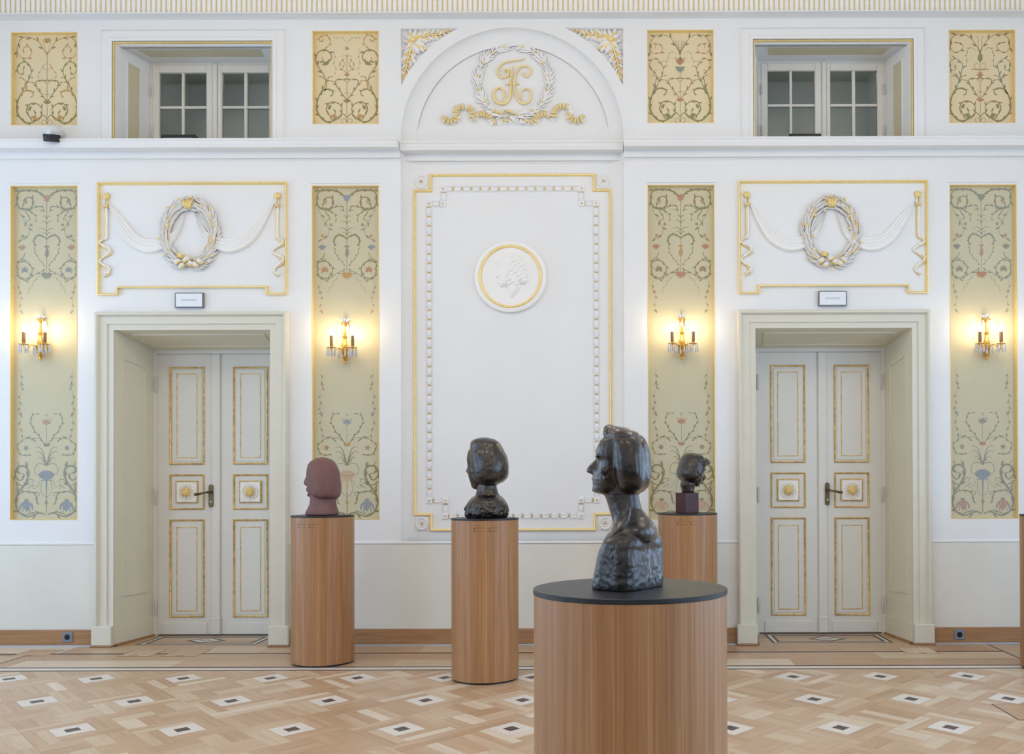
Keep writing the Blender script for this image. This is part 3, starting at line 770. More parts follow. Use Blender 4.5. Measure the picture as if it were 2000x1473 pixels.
for cx, cy in DOORS:                           # thresholds: field of boards, framing lines, a lozenge
    f = Fr(cx, cy, W); x0, x1 = f.x(cx - 151), f.x(cx + 151)
    for i in range(4):
        ya = W - 0.034 + (YD + 0.05 - W + 0.034) * i / 4; yb = W - 0.034 + (YD + 0.05 - W + 0.034) * (i + 1) / 4
        strip('border_board', x0 + 0.02, x1 - 0.02, ya + 0.0006, yb - 0.0006, 'parquet', -0.0005)
    xm = (x0 + x1) / 2; a0, a1 = xm - 0.50, xm + 0.50
    def loop_(d, w, mtn, nm):
        m = M(); ya, yb = W + 0.05 + d, YD - 0.03 - d; xa, xb = a0 + d, a1 - d
        for q in ((xa, xb, ya, ya + w), (xa, xb, yb - w, yb), (xa, xa + w, ya + w, yb - w), (xb - w, xb, ya + w, yb - w)): m.box(q[0], q[1], q[2], q[3], -0.001, 0.0004)
        m.obj(nm, MT[mtn], fl)
    loop_(0, 0.022, 'dark_wood', 'dark_line'); loop_(0.023, 0.024, 'white_wood', 'light_line'); loop_(0.048, 0.026, 'dark_wood', 'dark_line')
    ym = (W + YD) / 2
    for (sx, sy, mtn, z_) in ((0.17, 0.14, 'dark_wood', 0.0003), (0.125, 0.10, 'white_wood', 0.0006), (0.06, 0.045, 'dark_wood', 0.0009), (0.035, 0.026, 'white_wood', 0.0012)):
        me = plank_mesh([(-sx, 0), (0, -sy), (sx, 0), (0, sy)], 'lozenge', mtn); link_mesh('lozenge', me, fl, (xm, ym, z_))
# flush lids in the floor
def lid(corners, label, w=0.010, cut=True):
    pts = ccw([tuple(G(*c)[:2]) for c in corners])
    xs_ = sorted(q[0] for q in pts); ys_ = sorted(q[1] for q in pts)
    xa, xb, ya, yb = (xs_[0] + xs_[1]) / 2, (xs_[2] + xs_[3]) / 2, (ys_[0] + ys_[1]) / 2, (ys_[2] + ys_[3]) / 2
    e = empty('floor_hatch', ((xa + xb) / 2, (ya + yb) / 2, 0), label, 'floor hatch', 'flush hatches in the parquet')
    me = plank_mesh([(-(xb - xa) / 2 + w, -(yb - ya) / 2 + w), ((xb - xa) / 2 - w, -(yb - ya) / 2 + w), ((xb - xa) / 2 - w, (yb - ya) / 2 - w), (-(xb - xa) / 2 + w, (yb - ya) / 2 - w)], 'lid')
    link_mesh('lid', me, e, ((xa + xb) / 2, (ya + yb) / 2, 0.0008))
    m = M()
    for q in ((xa, xb, ya, ya + w), (xa, xb, yb - w, yb), (xa, xa + w, ya + w, yb - w), (xb - w, xb, ya + w, yb - w)): m.box(q[0], q[1], q[2], q[3], -0.001, 0.0006)
    m.obj('seam', MT['dark_wood'], e)
    if cut:
        m = M(); xm = (xa + xb) / 2; m.box(xm - 0.03, xm + 0.03, ya + 0.012, ya + 0.03, 0.0, 0.0012); m.obj('finger_slot', MT['dark_wood'], e)
lid([(229.6, 1282.6), (264.6, 1269), (326, 1269), (292.6, 1282.6)], 'small square floor hatch in front of the left door, left one of the pair', 0.006)
lid([(316, 1282.6), (347, 1269), (414, 1269), (381, 1282.6)], 'small square floor hatch in front of the left door, right one of the pair', 0.006)
lid([(21, 1282), (60, 1269.5), (123, 1269.5), (92, 1282)], 'small square floor hatch in front of the socket in the left skirting', 0.006)
lid([(1751, 1265.3), (1814, 1265), (1836, 1277), (1772, 1277)], 'small square floor hatch in front of the plinth right of the right door', 0.006)
lid([(1934, 1375), (2030, 1375), (2090, 1407), (1990, 1407)], 'floor hatch cut by the right photo edge, among the white lozenges', 0.010, False)
lid([(1928, 1258.5), (2060, 1258.5), (2140, 1291), (1999, 1291)], 'wide floor hatch by the skirting in the far right corner', 0.016, False)
lid([(-70, 1299), (-20, 1281), (52, 1281), (-4, 1299)], 'dark edged floor hatch at the left photo edge by the skirting', 0.016, False)

# ------------------------------------------------------------------ sockets
for cx, cy, lb in ((132.5, 1244.5, 'grey power socket in the oak skirting left of the left door'), (1873.5, 1239.5, 'grey power socket in the oak skirting right of the right door')):
    f = Fr(cx, cy, W - 0.022)
    e = empty('power_socket', (f.X, W - 0.022, f.Z - 0.04), lb, 'socket', 'power sockets in the skirting')
    m = M(); m.bbox(f.X - 0.041, f.X + 0.041, W - 0.032, W - 0.021, f.Z - 0.041, f.Z + 0.041, 0.003); m.obj('cover_plate', MT['greyp'], e)
    m = M(); m.lathe([(0.023, -0.001), (0.023, 0.0015), (0.019, 0.0015), (0.018, 0.0005), (0, 0.0005)], (f.X, W - 0.032, f.Z), 20, 0, 'y'); m.obj('socket_well', MT['blackp'], e)

# ------------------------------------------------------------------ painted canvases
WT = 0.86
class Art:
    """flat painted scrollwork; offsets (dx, dy) in pixels from the top middle of the canvas"""
    def __init__(s, f, cx, top, y):
        s.f, s.cx, s.top, s.y, s.m, s.mats, s.z = f, cx, top, y, M(), [], 0
    def idx(s, c):
        if c not in s.mats: s.mats.append(c)
        return s.mats.index(c)
    def p(s, dx, dy): return (s.f.x(s.cx + dx), s.f.z(s.top + dy))
    def stroke(s, pts, w0, w1=None, c='olive', mirror=True, leafy=0, lc=None, n=6, wm=None):
        sp = spline([(q[0], q[1]) for q in pts], n); w1 = w0 if w1 is None else w1
        N = len(sp)
        for sg in ((1, -1) if mirror else (1,)):
            s.z += 1; yy = s.y - 0.0006 - 0.000004 * (s.z % 60); vs = []
            for i, q in enumerate(sp):
                t = (sp[min(i + 1, N - 1)] - sp[max(i - 1, 0)]).normalized(); nn = Vector((-t.y, t.x)); u = i / (N - 1)
                w = (w0 + (w1 - w0) * u) if wm is None else (w0 * (1 - u) + w1 * u + wm * math.sin(PI * u))
                for e in (-0.5, 0.5):
                    a = s.p(sg * (q.x + nn.x * w * WT * e), q.y + nn.y * w * WT * e); vs.append((a[0], yy, a[1]))
            s.m.add(vs, [(2 * i, 2 * i + 1, 2 * i + 3, 2 * i + 2) for i in range(N - 1)], s.idx(c))
            if leafy:
                acc = 0; sd = 1
                for i in range(1, N):
                    acc += (sp[i] - sp[i - 1]).length
                    if acc > leafy * 1.25:
                        acc = 0; t = (sp[i] - sp[i - 1]).normalized(); a = math.atan2(t.y, t.x) + sd * 0.58; sd = -sd
                        s.leaf(sp[i].x, sp[i].y, a, leafy * 0.95, leafy * 0.34, lc or c, only=sg)
    def leaf(s, x, y, a, l, w, c='olive', mirror=True, only=None):
        for sg in ((only,) if only else ((1, -1) if mirror else (1,))):
            s.z += 1; yy = s.y - 0.0006 - 0.000004 * (s.z % 60)
            ca, sa = math.cos(a), math.sin(a); vs = []
            for u, v in ((0, 0), (0.3, 0.45), (0.65, 0.42), (1, 0.05), (0.65, -0.3), (0.3, -0.45)):
                q = s.p(sg * (x + ca * u * l - sa * v * w), y + sa * u * l + ca * v * w); vs.append((q[0], yy, q[1]))
            s.m.add(vs, [(0, 1, 2, 3, 4, 5)], s.idx(c))
    def flower(s, x, y, r, n, c, c2=None, mirror=True, a0=0.0, spread=2 * PI):
        for j in range(n):
            s.leaf(x, y, a0 + spread * j / n if spread > 6 else a0 - spread / 2 + spread * j / (n - 1), r * 0.9, r * 0.40, c, mirror)
        if c2: s.leaf(x - r * 0.3, y, 0, r * 0.6, r * 0.6, c2, mirror)
    def done(s, parent): s.m.obj('painted_scrollwork', [PAINT[c] for c in s.mats], parent, kind='stuff', fix=False)

def art_tall(A, c1, c2, fl_, fm, fb, vase, bowl, fz):
    global WT
    WT = 0.86; S = A.stroke
    # upper half
    S([(0, 26), (6, 18), (15, 11), (34, 6.5), (52, 8.5), (58, 5.5)], 1.4, 1.6, c1, wm=2.2, leafy=9)
    S([(50, 8), (57, 14), (58.5, 27), (55, 39), (43, 45), (31, 41), (26, 31), (30, 22), (38, 21), (45, 26), (44, 33), (39, 33)], 2.4, 1.0, c1, wm=1.2, leafy=10)
    A.flower(41, 29, 4.5, 6, fm)
    S([(55, 41), (46, 45), (36.6, 43.4), (21, 40), (10, 38), (7, 43), (11, 47), (14, 45)], 2.6, 1.0, c1, leafy=8)
    S([(50, 43), (36, 47), (25, 53), (20, 65)], 2.4, 0.8, c1, leafy=7)
    S([(42, 47), (38, 55), (33, 62), (38, 66)], 2.2, 1.0, c1, leafy=6)
    S([(0, 24), (0, 171)], 1.3, 1.0, c1, False, n=1)
    A.flower(0, 25, 12, 5, fl_, None, False, -PI / 2, 2.0); A.flower(0, 24, 8, 4, fl_, None, False, PI / 2, 2.2)
    for yy, ww in ((58, 7), (68, 10), (82, 15), (90, 9)):
        S([(0, yy + 5), (ww * 0.4, yy), (ww * 0.75, yy - 1), (ww, yy + 2)], 1.8, 0.6, c1)
    S([(0, 103), (7, 97), (16, 95), (23, 100), (25, 108), (22, 116)], 2.0, 2.0, c1, wm=1.6, leafy=6)
    S([(24, 112), (24, 122), (20, 134), (11, 146), (2, 156)], 0.8, 0.8, c2, leafy=5, lc=c1)
    A.leaf(0, 140, -PI / 2, 22, 9, vase, False)
    S([(-5, 117), (5, 117)], 3.4, 3.4, vase, False, n=1); S([(0, 118), (0, 142)], 4.4, 1.2, vase, False, n=2)
    S([(56, 42), (49, 58), (41, 71), (35, 83), (36, 94), (42, 102), (51, 103)], 1.0, 0.9, c2, leafy=11)
    A.flower(31, 75, 5, 5, c1, fm); A.flower(47, 97, 5.5, 5, fm, None, True, 0.4); 
    A.flower(48, 122, 11, 5, fl_, None, True, -PI / 2, 2.0); A.flower(48, 120, 6, 3, fl_, None, True, PI / 2, 1.2)
    S([(43, 130), (46, 138), (55, 146), (59, 158)], 1.4, 2.0, c1, leafy=7)
    S([(57, 150), (48, 146), (37, 148), (29, 158), (29, 168), (36, 178), (47, 180), (55, 173), (58, 162)], 2.4, 1.4, c1, leafy=8)
    S([(58, 166), (54, 178), (42, 183), (28, 176), (16, 168), (6, 166), (2, 172)], 1.4, 1.2, c2, leafy=9)
    A.flower(43, 164, 9.5, 7, fb, fm, True, -PI / 2, 4.2)
    A.flower(0, 170, 14, 7, fm, None, False, PI / 2, 3.0)
    S([(12, 173), (22, 182), (30, 195), (38, 207)], 0.7, 0.6, 'faint', leafy=6)
    S([(50, 182), (56, 196), (51, 210), (50, 248)], 0.7, 0.6, 'faint', leafy=8, lc=c2)
    A.flower(51, 208, 4.5, 4, fl_); A.flower(50, 244, 4.5, 4, fb)
    # lower half
    S([(51, 356), (50, 375), (47.7, 388), (52.6, 420), (51, 455), (51, 475), (44, 488), (26, 494)], 0.7, 0.6, 'faint', leafy=9, lc=c2)
    A.flower(48, 388, 5, 4, fb); A.flower(51, 444, 5.5, 4, fl_)
    S([(2, 507), (12, 491), (24, 476), (31, 460), (29, 449), (19.6, 444)], 2.0, 1.0, c1, leafy=7)
    S([(0, 462), (0, 505)], 0.8, 0.8, c2, False, n=1)
    A.flower(0, 462, 10, 5, fl_, None, False, -PI / 2, 3.2); S([(0, 466), (6, 462), (9, 456), (5, 454)], 1.6, 0.8, fl_); A.flower(0, 447, 5, 4, 'faint', None, False)
    A.flower(0, 508, 9, 5, fm, None, False, -PI / 2, 2.2)
    S([(13, 492), (27, 492), (44, 494), (55, 504), (57, 512), (50, 523), (39, 526), (33, 523)], 0.9, 2.0, c1, leafy=7)
    A.flower(40, 511, 7, 6, fb, fm)
    for q in ((23, 512, 508), (23, 522, 517), (17, 534, 528), (9, 540, 533)):
        S([(0, 546), (q[0] * 0.35, q[2] + 8), (q[0] * 0.75, q[2] + 1), (q[0], q[1])], 2.4, 0.5, c1)
    S([(0, 546), (8, 542), (18, 543), (23, 554), (20, 562), (13, 563)], 1.6, 1.0, c2)
    vs = []
    A.z += 1
    A.m.add([(lambda q: (q[0], A.y - 0.0004, q[1]))(A.p(15 * math.cos(t), 564 + 9 * math.sin(t))) for t in (2 * PI * j / 24 for j in range(24))], [tuple(range(24))], A.idx(bowl))
    S([(-15, 562), (0, 566), (15, 562)], 1.2, 1.2, c2, False); S([(-10, 574), (10, 574)], 2.6, 2.6, bowl, False, n=1)
    S([(0, 572), (0, 600)], 5.0, 1.6, bowl, False, n=2); S([(0, 598), (0, 640)], 1.8, 1.8, c1, False, n=1); A.flower(0, 618, 6, 5, fm, None, False)
    S([(8.5, 574), (11, 592), (7, 602), (0, 606)], 0.9, 0.9, 'grey'); S([(12, 574), (18, 586), (26, 590), (28, 582)], 0.8, 0.8, 'grey')
    S([(2, 642), (12, 638), (24, 641), (38, 645), (53, 636), (60, 616), (54, 598), (44, 584), (36, 568), (35, 556), (42, 547), (53, 547), (60, 555), (60, 566), (52, 574), (45, 570), (45, 562), (51, 561)], 2.2, 1.2, c1, wm=2.6, leafy=14)
    S([(4, 640), (18, 636), (30, 638), (40, 643)], 3, 2, c2, leafy=5)
    S([(56, 604), (46, 597), (34, 596), (24, 600), (19, 608), (18, 620)], 2.0, 2.6, c1, leafy=8)
    S([(24, 600), (16, 598), (14, 603), (18, 605)], 1.6, 1.0, c1); S([(44, 586), (54, 582), (58, 578), (57, 588), (52, 590)], 2.0, 1.4, c1, leafy=6)
    S([(40, 580), (32, 572), (25, 574), (29, 579)], 1.8, 1.0, c1); S([(36, 590), (28, 584), (22, 584)], 1.6, 0.8, c1); S([(42, 546), (40, 538)], 1.6, 0.8, c1, leafy=4); S([(53, 545), (56, 538)], 1.6, 0.8, c1, leafy=4)
    S([(27, 632), (28, 624), (33, 619), (39, 618), (45, 619), (50, 624), (52, 632)], 3.0, 3.0, fz, wm=3.4); A.leaf(39, 619, PI / 2, 17, 13, fz); S([(33, 620), (33, 632), (31, 636)], 3.0, 1.4, fz); S([(45, 620), (46, 632), (48, 636)], 3.0, 1.4, fz)
    A.flower(39, 617, 9, 3, c2, None, True, -PI / 2, 1.2)

def art_upper(A, k, c1, c2, c3, acc):
    global WT
    WT = 0.74; S = A.stroke
    # the great lower scrolls
    S([(0, 167), (8, 158), (20, 168), (34, 174), (46, 170), (57, 156), (59, 140), (54, 122), (45, 106), (41, 92)], 1.6, 1.2, c2, wm=3.2, leafy=10, lc=c1)
    S([(18, 170), (11, 160), (10, 146), (18, 137), (30, 135), (38, 142), (40, 152), (33, 162), (24, 160), (22, 152)], 1.2, 1.6, c1, wm=1.4, leafy=10, lc=c2)
    A.leaf(30, 160, 2.6, 14, 9, c3); A.leaf(37, 150, -2.2, 12, 7, c2)
    S([(54, 122), (46, 112), (34, 110), (27, 116), (30, 124)], 2.8, 1.4, c3 if k != 1 else c2, wm=1.6, leafy=7)
    S([(41, 94), (47, 86), (56, 86)], 1.6, 0.8, c1, leafy=5); S([(41, 94), (34, 86), (27, 84)], 1.6, 0.8, c1, leafy=5)
    S([(0, 34 if k != 1 else 40), (0, 176)], 1.3, 1.3, c1, False, n=1)
    S([(0, 176), (4, 168), (10, 170), (9, 176), (5, 176)], 1.4, 0.9, c1)
    S([(0, 133), (10, 118), (20, 104), (22, 94), (15, 90), (6, 92), (2, 97)], 2.0, 1.0, c1 if k != 2 else acc, wm=0.8, leafy=9, lc=c2)
    S([(20, 100), (27, 94), (35, 94)], 1.4, 0.8, c1, leafy=5)
    A.flower(0, 136, 11, 4, acc if k in (2, 3) else c1, None, False, -PI / 2, 2.0)
    S([(0, 118), (3, 117), (6, 119)], 1.4, 0.8, c1)
    if k == 0:
        S([(0, 40), (8, 28), (17, 14), (39, 5), (52, 10), (58, 26), (59, 46)], 1.4, 2.0, c1, leafy=11)
        S([(58, 36), (48, 47), (36, 45), (30, 35), (34, 26), (42, 24), (47, 29), (45, 35)], 1.4, 2.2, c3, leafy=10)
        A.flower(0, 18, 14, 4, c3, None, False, -PI / 2, 1.1); S([(0, 40), (3, 32), (5, 22), (8, 10)], 1.2, 1.4, c3)
        S([(42, 98), (34, 84), (31, 72), (36, 58), (46, 54), (56, 60), (58, 70), (52, 78), (46, 74), (47, 68)], 1.6, 1.2, c2, wm=1.2, leafy=9)
        S([(0, 56), (8, 62), (14, 74), (18, 82), (10, 86)], 1.2, 0.9, acc, leafy=8); S([(0, 72), (6, 66), (7, 60), (3, 58)], 1.2, 0.9, acc)
        S([(44, 96), (40, 104), (42, 112)], 4.5, 3.0, c3)
    elif k == 1:
        S([(41, 92), (46, 80), (56, 66), (61, 52), (56, 38), (44, 32), (34, 38), (30, 46), (34, 55), (42, 57), (48, 52), (47, 46)], 1.8, 1.2, c1, wm=1.4, leafy=12, lc=c2)
        S([(52, 34), (40, 29), (34, 22), (33, 12), (39, 5), (48, 5), (54, 10), (52, 16), (46, 15)], 1.2, 2.6, c3, leafy=7)
        A.leaf(34, 58, 0.2, 16, 8, c2); A.flower(0, 30, 6, 5, acc, None, False)
        S([(0, 20), (6, 12), (14, 9), (26, 10)], 0.9, 0.7, 'faint', leafy=5); S([(0, 46), (5, 44), (10, 46)], 1.2, 0.8, c1)
        S([(0, 78), (8, 72), (14, 64), (12, 56), (6, 56), (5, 62)], 1.2, 0.9, acc, leafy=8); A.flower(0, 84, 8, 4, acc, None, False, -PI / 2, 2.0)
        S([(24, 30), (24, 60), (22, 76)], 0.6, 0.5, 'faint', leafy=7); S([(41, 94), (40, 104), (44, 114)], 4.5, 3.0, c3)
    elif k == 2:
        S([(0, 40), (8, 26), (20, 10), (36, 5), (50, 9), (59, 24), (58, 40)], 1.2, 2.0, c1, leafy=12)
        S([(58, 34), (50, 42), (38, 40), (34, 30), (40, 23), (48, 26), (47, 32)], 1.4, 1.4, acc, leafy=9)
        for q in (4, 9, 14): S([(0, 46), (q * 0.4, 32), (q, 14 + q * 0.3)], 0.9, 1.2, c1)
        A.leaf(0, 64, -PI / 2, 16, 14, acc, False); A.flower(0, 62, 14, 5, acc, None, False, -PI / 2, 1.6); S([(0, 64), (7, 58), (8, 50), (12, 52)], 2.2, 1.0, acc)
        A.flower(0, 70, 12, 6, 'teal', None, False, PI / 2, 3.4); S([(6, 44), (16, 38), (24, 50), (27, 66)], 0.7, 0.6, 'faint', leafy=6)
        S([(41, 94), (34, 82), (33, 70), (38, 60), (30, 56)], 1.8, 1.2, acc, leafy=9); S([(34, 66), (44, 52), (56, 56), (60, 66), (54, 76), (46, 74)], 0.9, 1.6, c1, leafy=10)
        S([(54, 122), (48, 100), (46, 84)], 3.6, 1.0, c3, leafy=9)
    else:
        S([(0, 44), (6, 28), (16, 14), (30, 5), (46, 5), (57, 15), (58, 32)], 1.2, 2.2, c1, leafy=12)
        S([(58, 30), (50, 40), (38, 36), (33, 28), (38, 21), (45, 22)], 1.4, 1.4, c1, leafy=9)
        A.leaf(0, 60, -PI / 2, 22, 11, c3, False); S([(0, 40), (4, 26), (3, 14), (7, 9)], 1.4, 1.0, c3)
        S([(8, 36), (18, 30), (26, 40), (26, 68)], 0.8, 0.8, 'teal', leafy=5); A.flower(0, 84, 9, 6, acc, None, False)
        S([(0, 70), (6, 74), (11, 66), (7, 60), (4, 64)], 1.2, 0.9, c1); S([(0, 76), (8, 72), (15, 74)], 1.6, 0.8, c1, leafy=5)
        S([(42, 98), (38, 84), (34, 66), (38, 58), (48, 52), (58, 58), (59, 68), (52, 76), (47, 70)], 2.2, 1.2, 'teal', leafy=10)
        S([(54, 122), (46, 108), (42, 92), (48, 80)], 2.2, 1.6, 'teal', leafy=9)
POSN = ['far left', 'between the left door and the bay', 'between the bay and the right door', 'far right']
for i, (cx, cy) in enumerate(UPPER):
    f = Fr(cx, cy, W); x0, x1, z0, z1 = f.x(cx - 64.5), f.x(cx + 64.5), f.z(cy + 91), f.z(cy - 91)
    lb = ['short ochre canvas with brown scrolls above the security camera, left of the left upper window',
          'short ochre canvas with green scrolls between the left upper window and the arch',
          'short ochre canvas with a red tulip between the arch and the right upper window',
          'short ochre canvas with teal leaves right of the right upper window'][i]
    e = empty('painted_panel', (f.X, CAN, z0), lb, 'wall painting', 'short painted panels of the upper storey')
    m = M(); m.box(x0 - 0.02, x1 + 0.02, CAN, CAN + 0.03, z0 - 0.02, z1 + 0.02); m.obj('canvas', MT['canvas_hi'], e)
    m = M(); m.msweep([(x0, z0), (x1, z0), (x1, z1), (x0, z1)], [(-0.002, 0.041), (0.0025, 0.042), (0.004, 0.034), (0.004, 0.0)], CAN); m.obj('gilt_frame', MT['gold'], e)
    fc = Fr(1192 + (cx - 1192) * W / CAN, 938 + (cy - 938) * W / CAN, CAN)
    A = Art(fc, fc.cx, fc.cy - 91, CAN)
    art_upper(A, i, *[('brown', 'green', 'ochre', 'pink'), ('brown', 'green', 'ochre', 'rust'), ('olive', 'green', 'olive', 'rust'), ('brown', 'olive', 'green', 'rust')][i]); A.done(e)
for i, (cx, cy) in enumerate(TALL):
    f = Fr(cx, cy, W); x0, x1, z0, z1 = f.x(cx - 65.5), f.x(cx + 65.5), f.z(cy + 326.5), f.z(cy - 326.5)
    lb = ['tall sage painted panel with grey flowers at the far left behind a sconce',
          'tall sage painted panel with blue tulips between the left door and the bay',
          'tall sage painted panel with red flowers between the bay and the right door',
          'tall sage painted panel with pink vase at the far right behind a sconce'][i]
    e = empty('painted_panel', (f.X, CAN, z0), lb, 'wall painting', 'tall painted panels behind the sconces')
    m = M(); m.box(x0 - 0.02, x1 + 0.02, CAN, CAN + 0.03, z0 - 0.02, z1 + 0.02); m.obj('canvas', MT['canvas'], e)
    m = M(); m.msweep([(x0, z0), (x1, z0), (x1, z1), (x0, z1)], [(-0.002, 0.041), (0.0025, 0.042), (0.004, 0.034), (0.004, 0.0)], CAN); m.obj('gilt_frame', MT['gold'], e)
    m = M(); a, b = f.x(cx - 69), f.x(cx + 69); zz_ = f.z(cy - 331); m.box(a, b, W - 0.008, W + 0.001, zz_, zz_ + 0.008); m.obj('top_fillet', MT['white'], e)
    fc = Fr(1192 + (cx - 1192) * W / CAN, 938 + (cy - 938) * W / CAN, CAN)
    A = Art(fc, fc.cx, fc.cy - 326, CAN)
    art_tall(A, *[('grey', 'grey', 'rose', 'grey', 'blue', 'grey', 'blue', 'blue'), ('olive', 'grey', 'blue', 'ochre', 'rust', 'grey', 'pink', 'blue'),
                  ('olive', 'olive', 'rust', 'rust', 'olive', 'ochre', 'vase', 'pink'), ('grey', 'grey', 'grey', 'rust', 'grey', 'rose', 'blue', 'rose')][i]); A.done(e)
# ------------------------------------------------------------------ plaster reliefs
def leaf_mesh(name, l, w, h, mats, vein=True):
    """a small domed leaf pointing +x in the (x, z) plane, bulging towards -y; slot 1 is the gilt vein"""
    m = M(); n = 6; rows = []
    for i in range(n + 1):
        u = i / n; ww = w * (math.sin(PI * min(1, u * 0.92 + 0.06)) ** 0.8); hh = h * (0.35 + 0.65 * math.sin(PI * u * 0.8 + 0.4))
        if i == n: ww = w * 0.03
        rows.append([(u * l, 0.0, -ww), (u * l, -hh * 0.9, -ww * 0.55), (u * l, -hh * 0.55, 0), (u * l, -hh * 0.9, ww * 0.55), (u * l, 0.0, ww)])
    b = len(m.v)
    for r in rows: m.v.extend(Vector(q) for q in r)
    for i in range(n):
        for j in range(4):
            m.f.append((b + i * 5 + j, b + i * 5 + j + 1, b + (i + 1) * 5 + j + 1, b + (i + 1) * 5 + j)); m.mi.append(1 if vein and j in (1, 2) and 0 < i < 4 else 0)
    return m.mesh(name, mats, smooth=60)
RW = [MT['relief'], MT['gold']]
LEAF = leaf_mesh('leaf', 0.086, 0.0085, 0.018, RW, False)
LEAFG = leaf_mesh('leaf', 0.086, 0.0085, 0.018, RW, True)
LEAFS = leaf_mesh('leaf', 0.062, 0.0085, 0.009, RW, False)
bm_ = M(); bm_.ell((0, -0.006, 0), (0.011, 0.010, 0.011), 8, 5); BERRY = bm_.mesh('berry', [MT['gold']], smooth=True)
def acanthus(m, x, z, y, ang, L, Wd, lobes=5, h=0.02, gold=True):
    """a lobed leaf with a gilt midrib lying on the wall"""
    ca, sa = math.cos(ang), math.sin(ang)
    T = lambda u, v, hh: (x + ca * u - sa * v, y - hh, z + sa * u + ca * v)
    N = lobes * 6; rows = []
    for i in range(N + 1):
        u = i / N; env = math.sin(PI * (0.12 + 0.86 * u) ** 0.9) ** 0.7; lob = 0.52 + 0.48 * abs(math.sin(PI * lobes * u))
        w = Wd * env * lob; hh = h * (0.5 + 0.5 * math.sin(PI * min(1, u + 0.15)))
        rows.append([T(u * L - w * 0.25, -w, 0.0), T(u * L - w * 0.10, -w * 0.55, hh * (0.6 + 0.4 * lob)), T(u * L, 0, hh * 0.55), T(u * L - w * 0.10, w * 0.55, hh * (0.6 + 0.4 * lob)), T(u * L - w * 0.25, w, 0.0)])
    b = len(m.v)
    for r in rows: m.v.extend(Vector(q) for q in r)
    for i in range(N):
        for j in range(4): m.f.append((b + i * 5 + j, b + i * 5 + j + 1, b + (i + 1) * 5 + j + 1, b + (i + 1) * 5 + j)); m.mi.append(0)
    if gold:
        m.tube([T(u * L, 0, h * (0.75 + 0.35 * math.sin(PI * u))) for u in (0.05, 0.25, 0.5, 0.75, 0.92)], [0.004, 0.007, 0.006, 0.004, 0.0015], 6, 1)

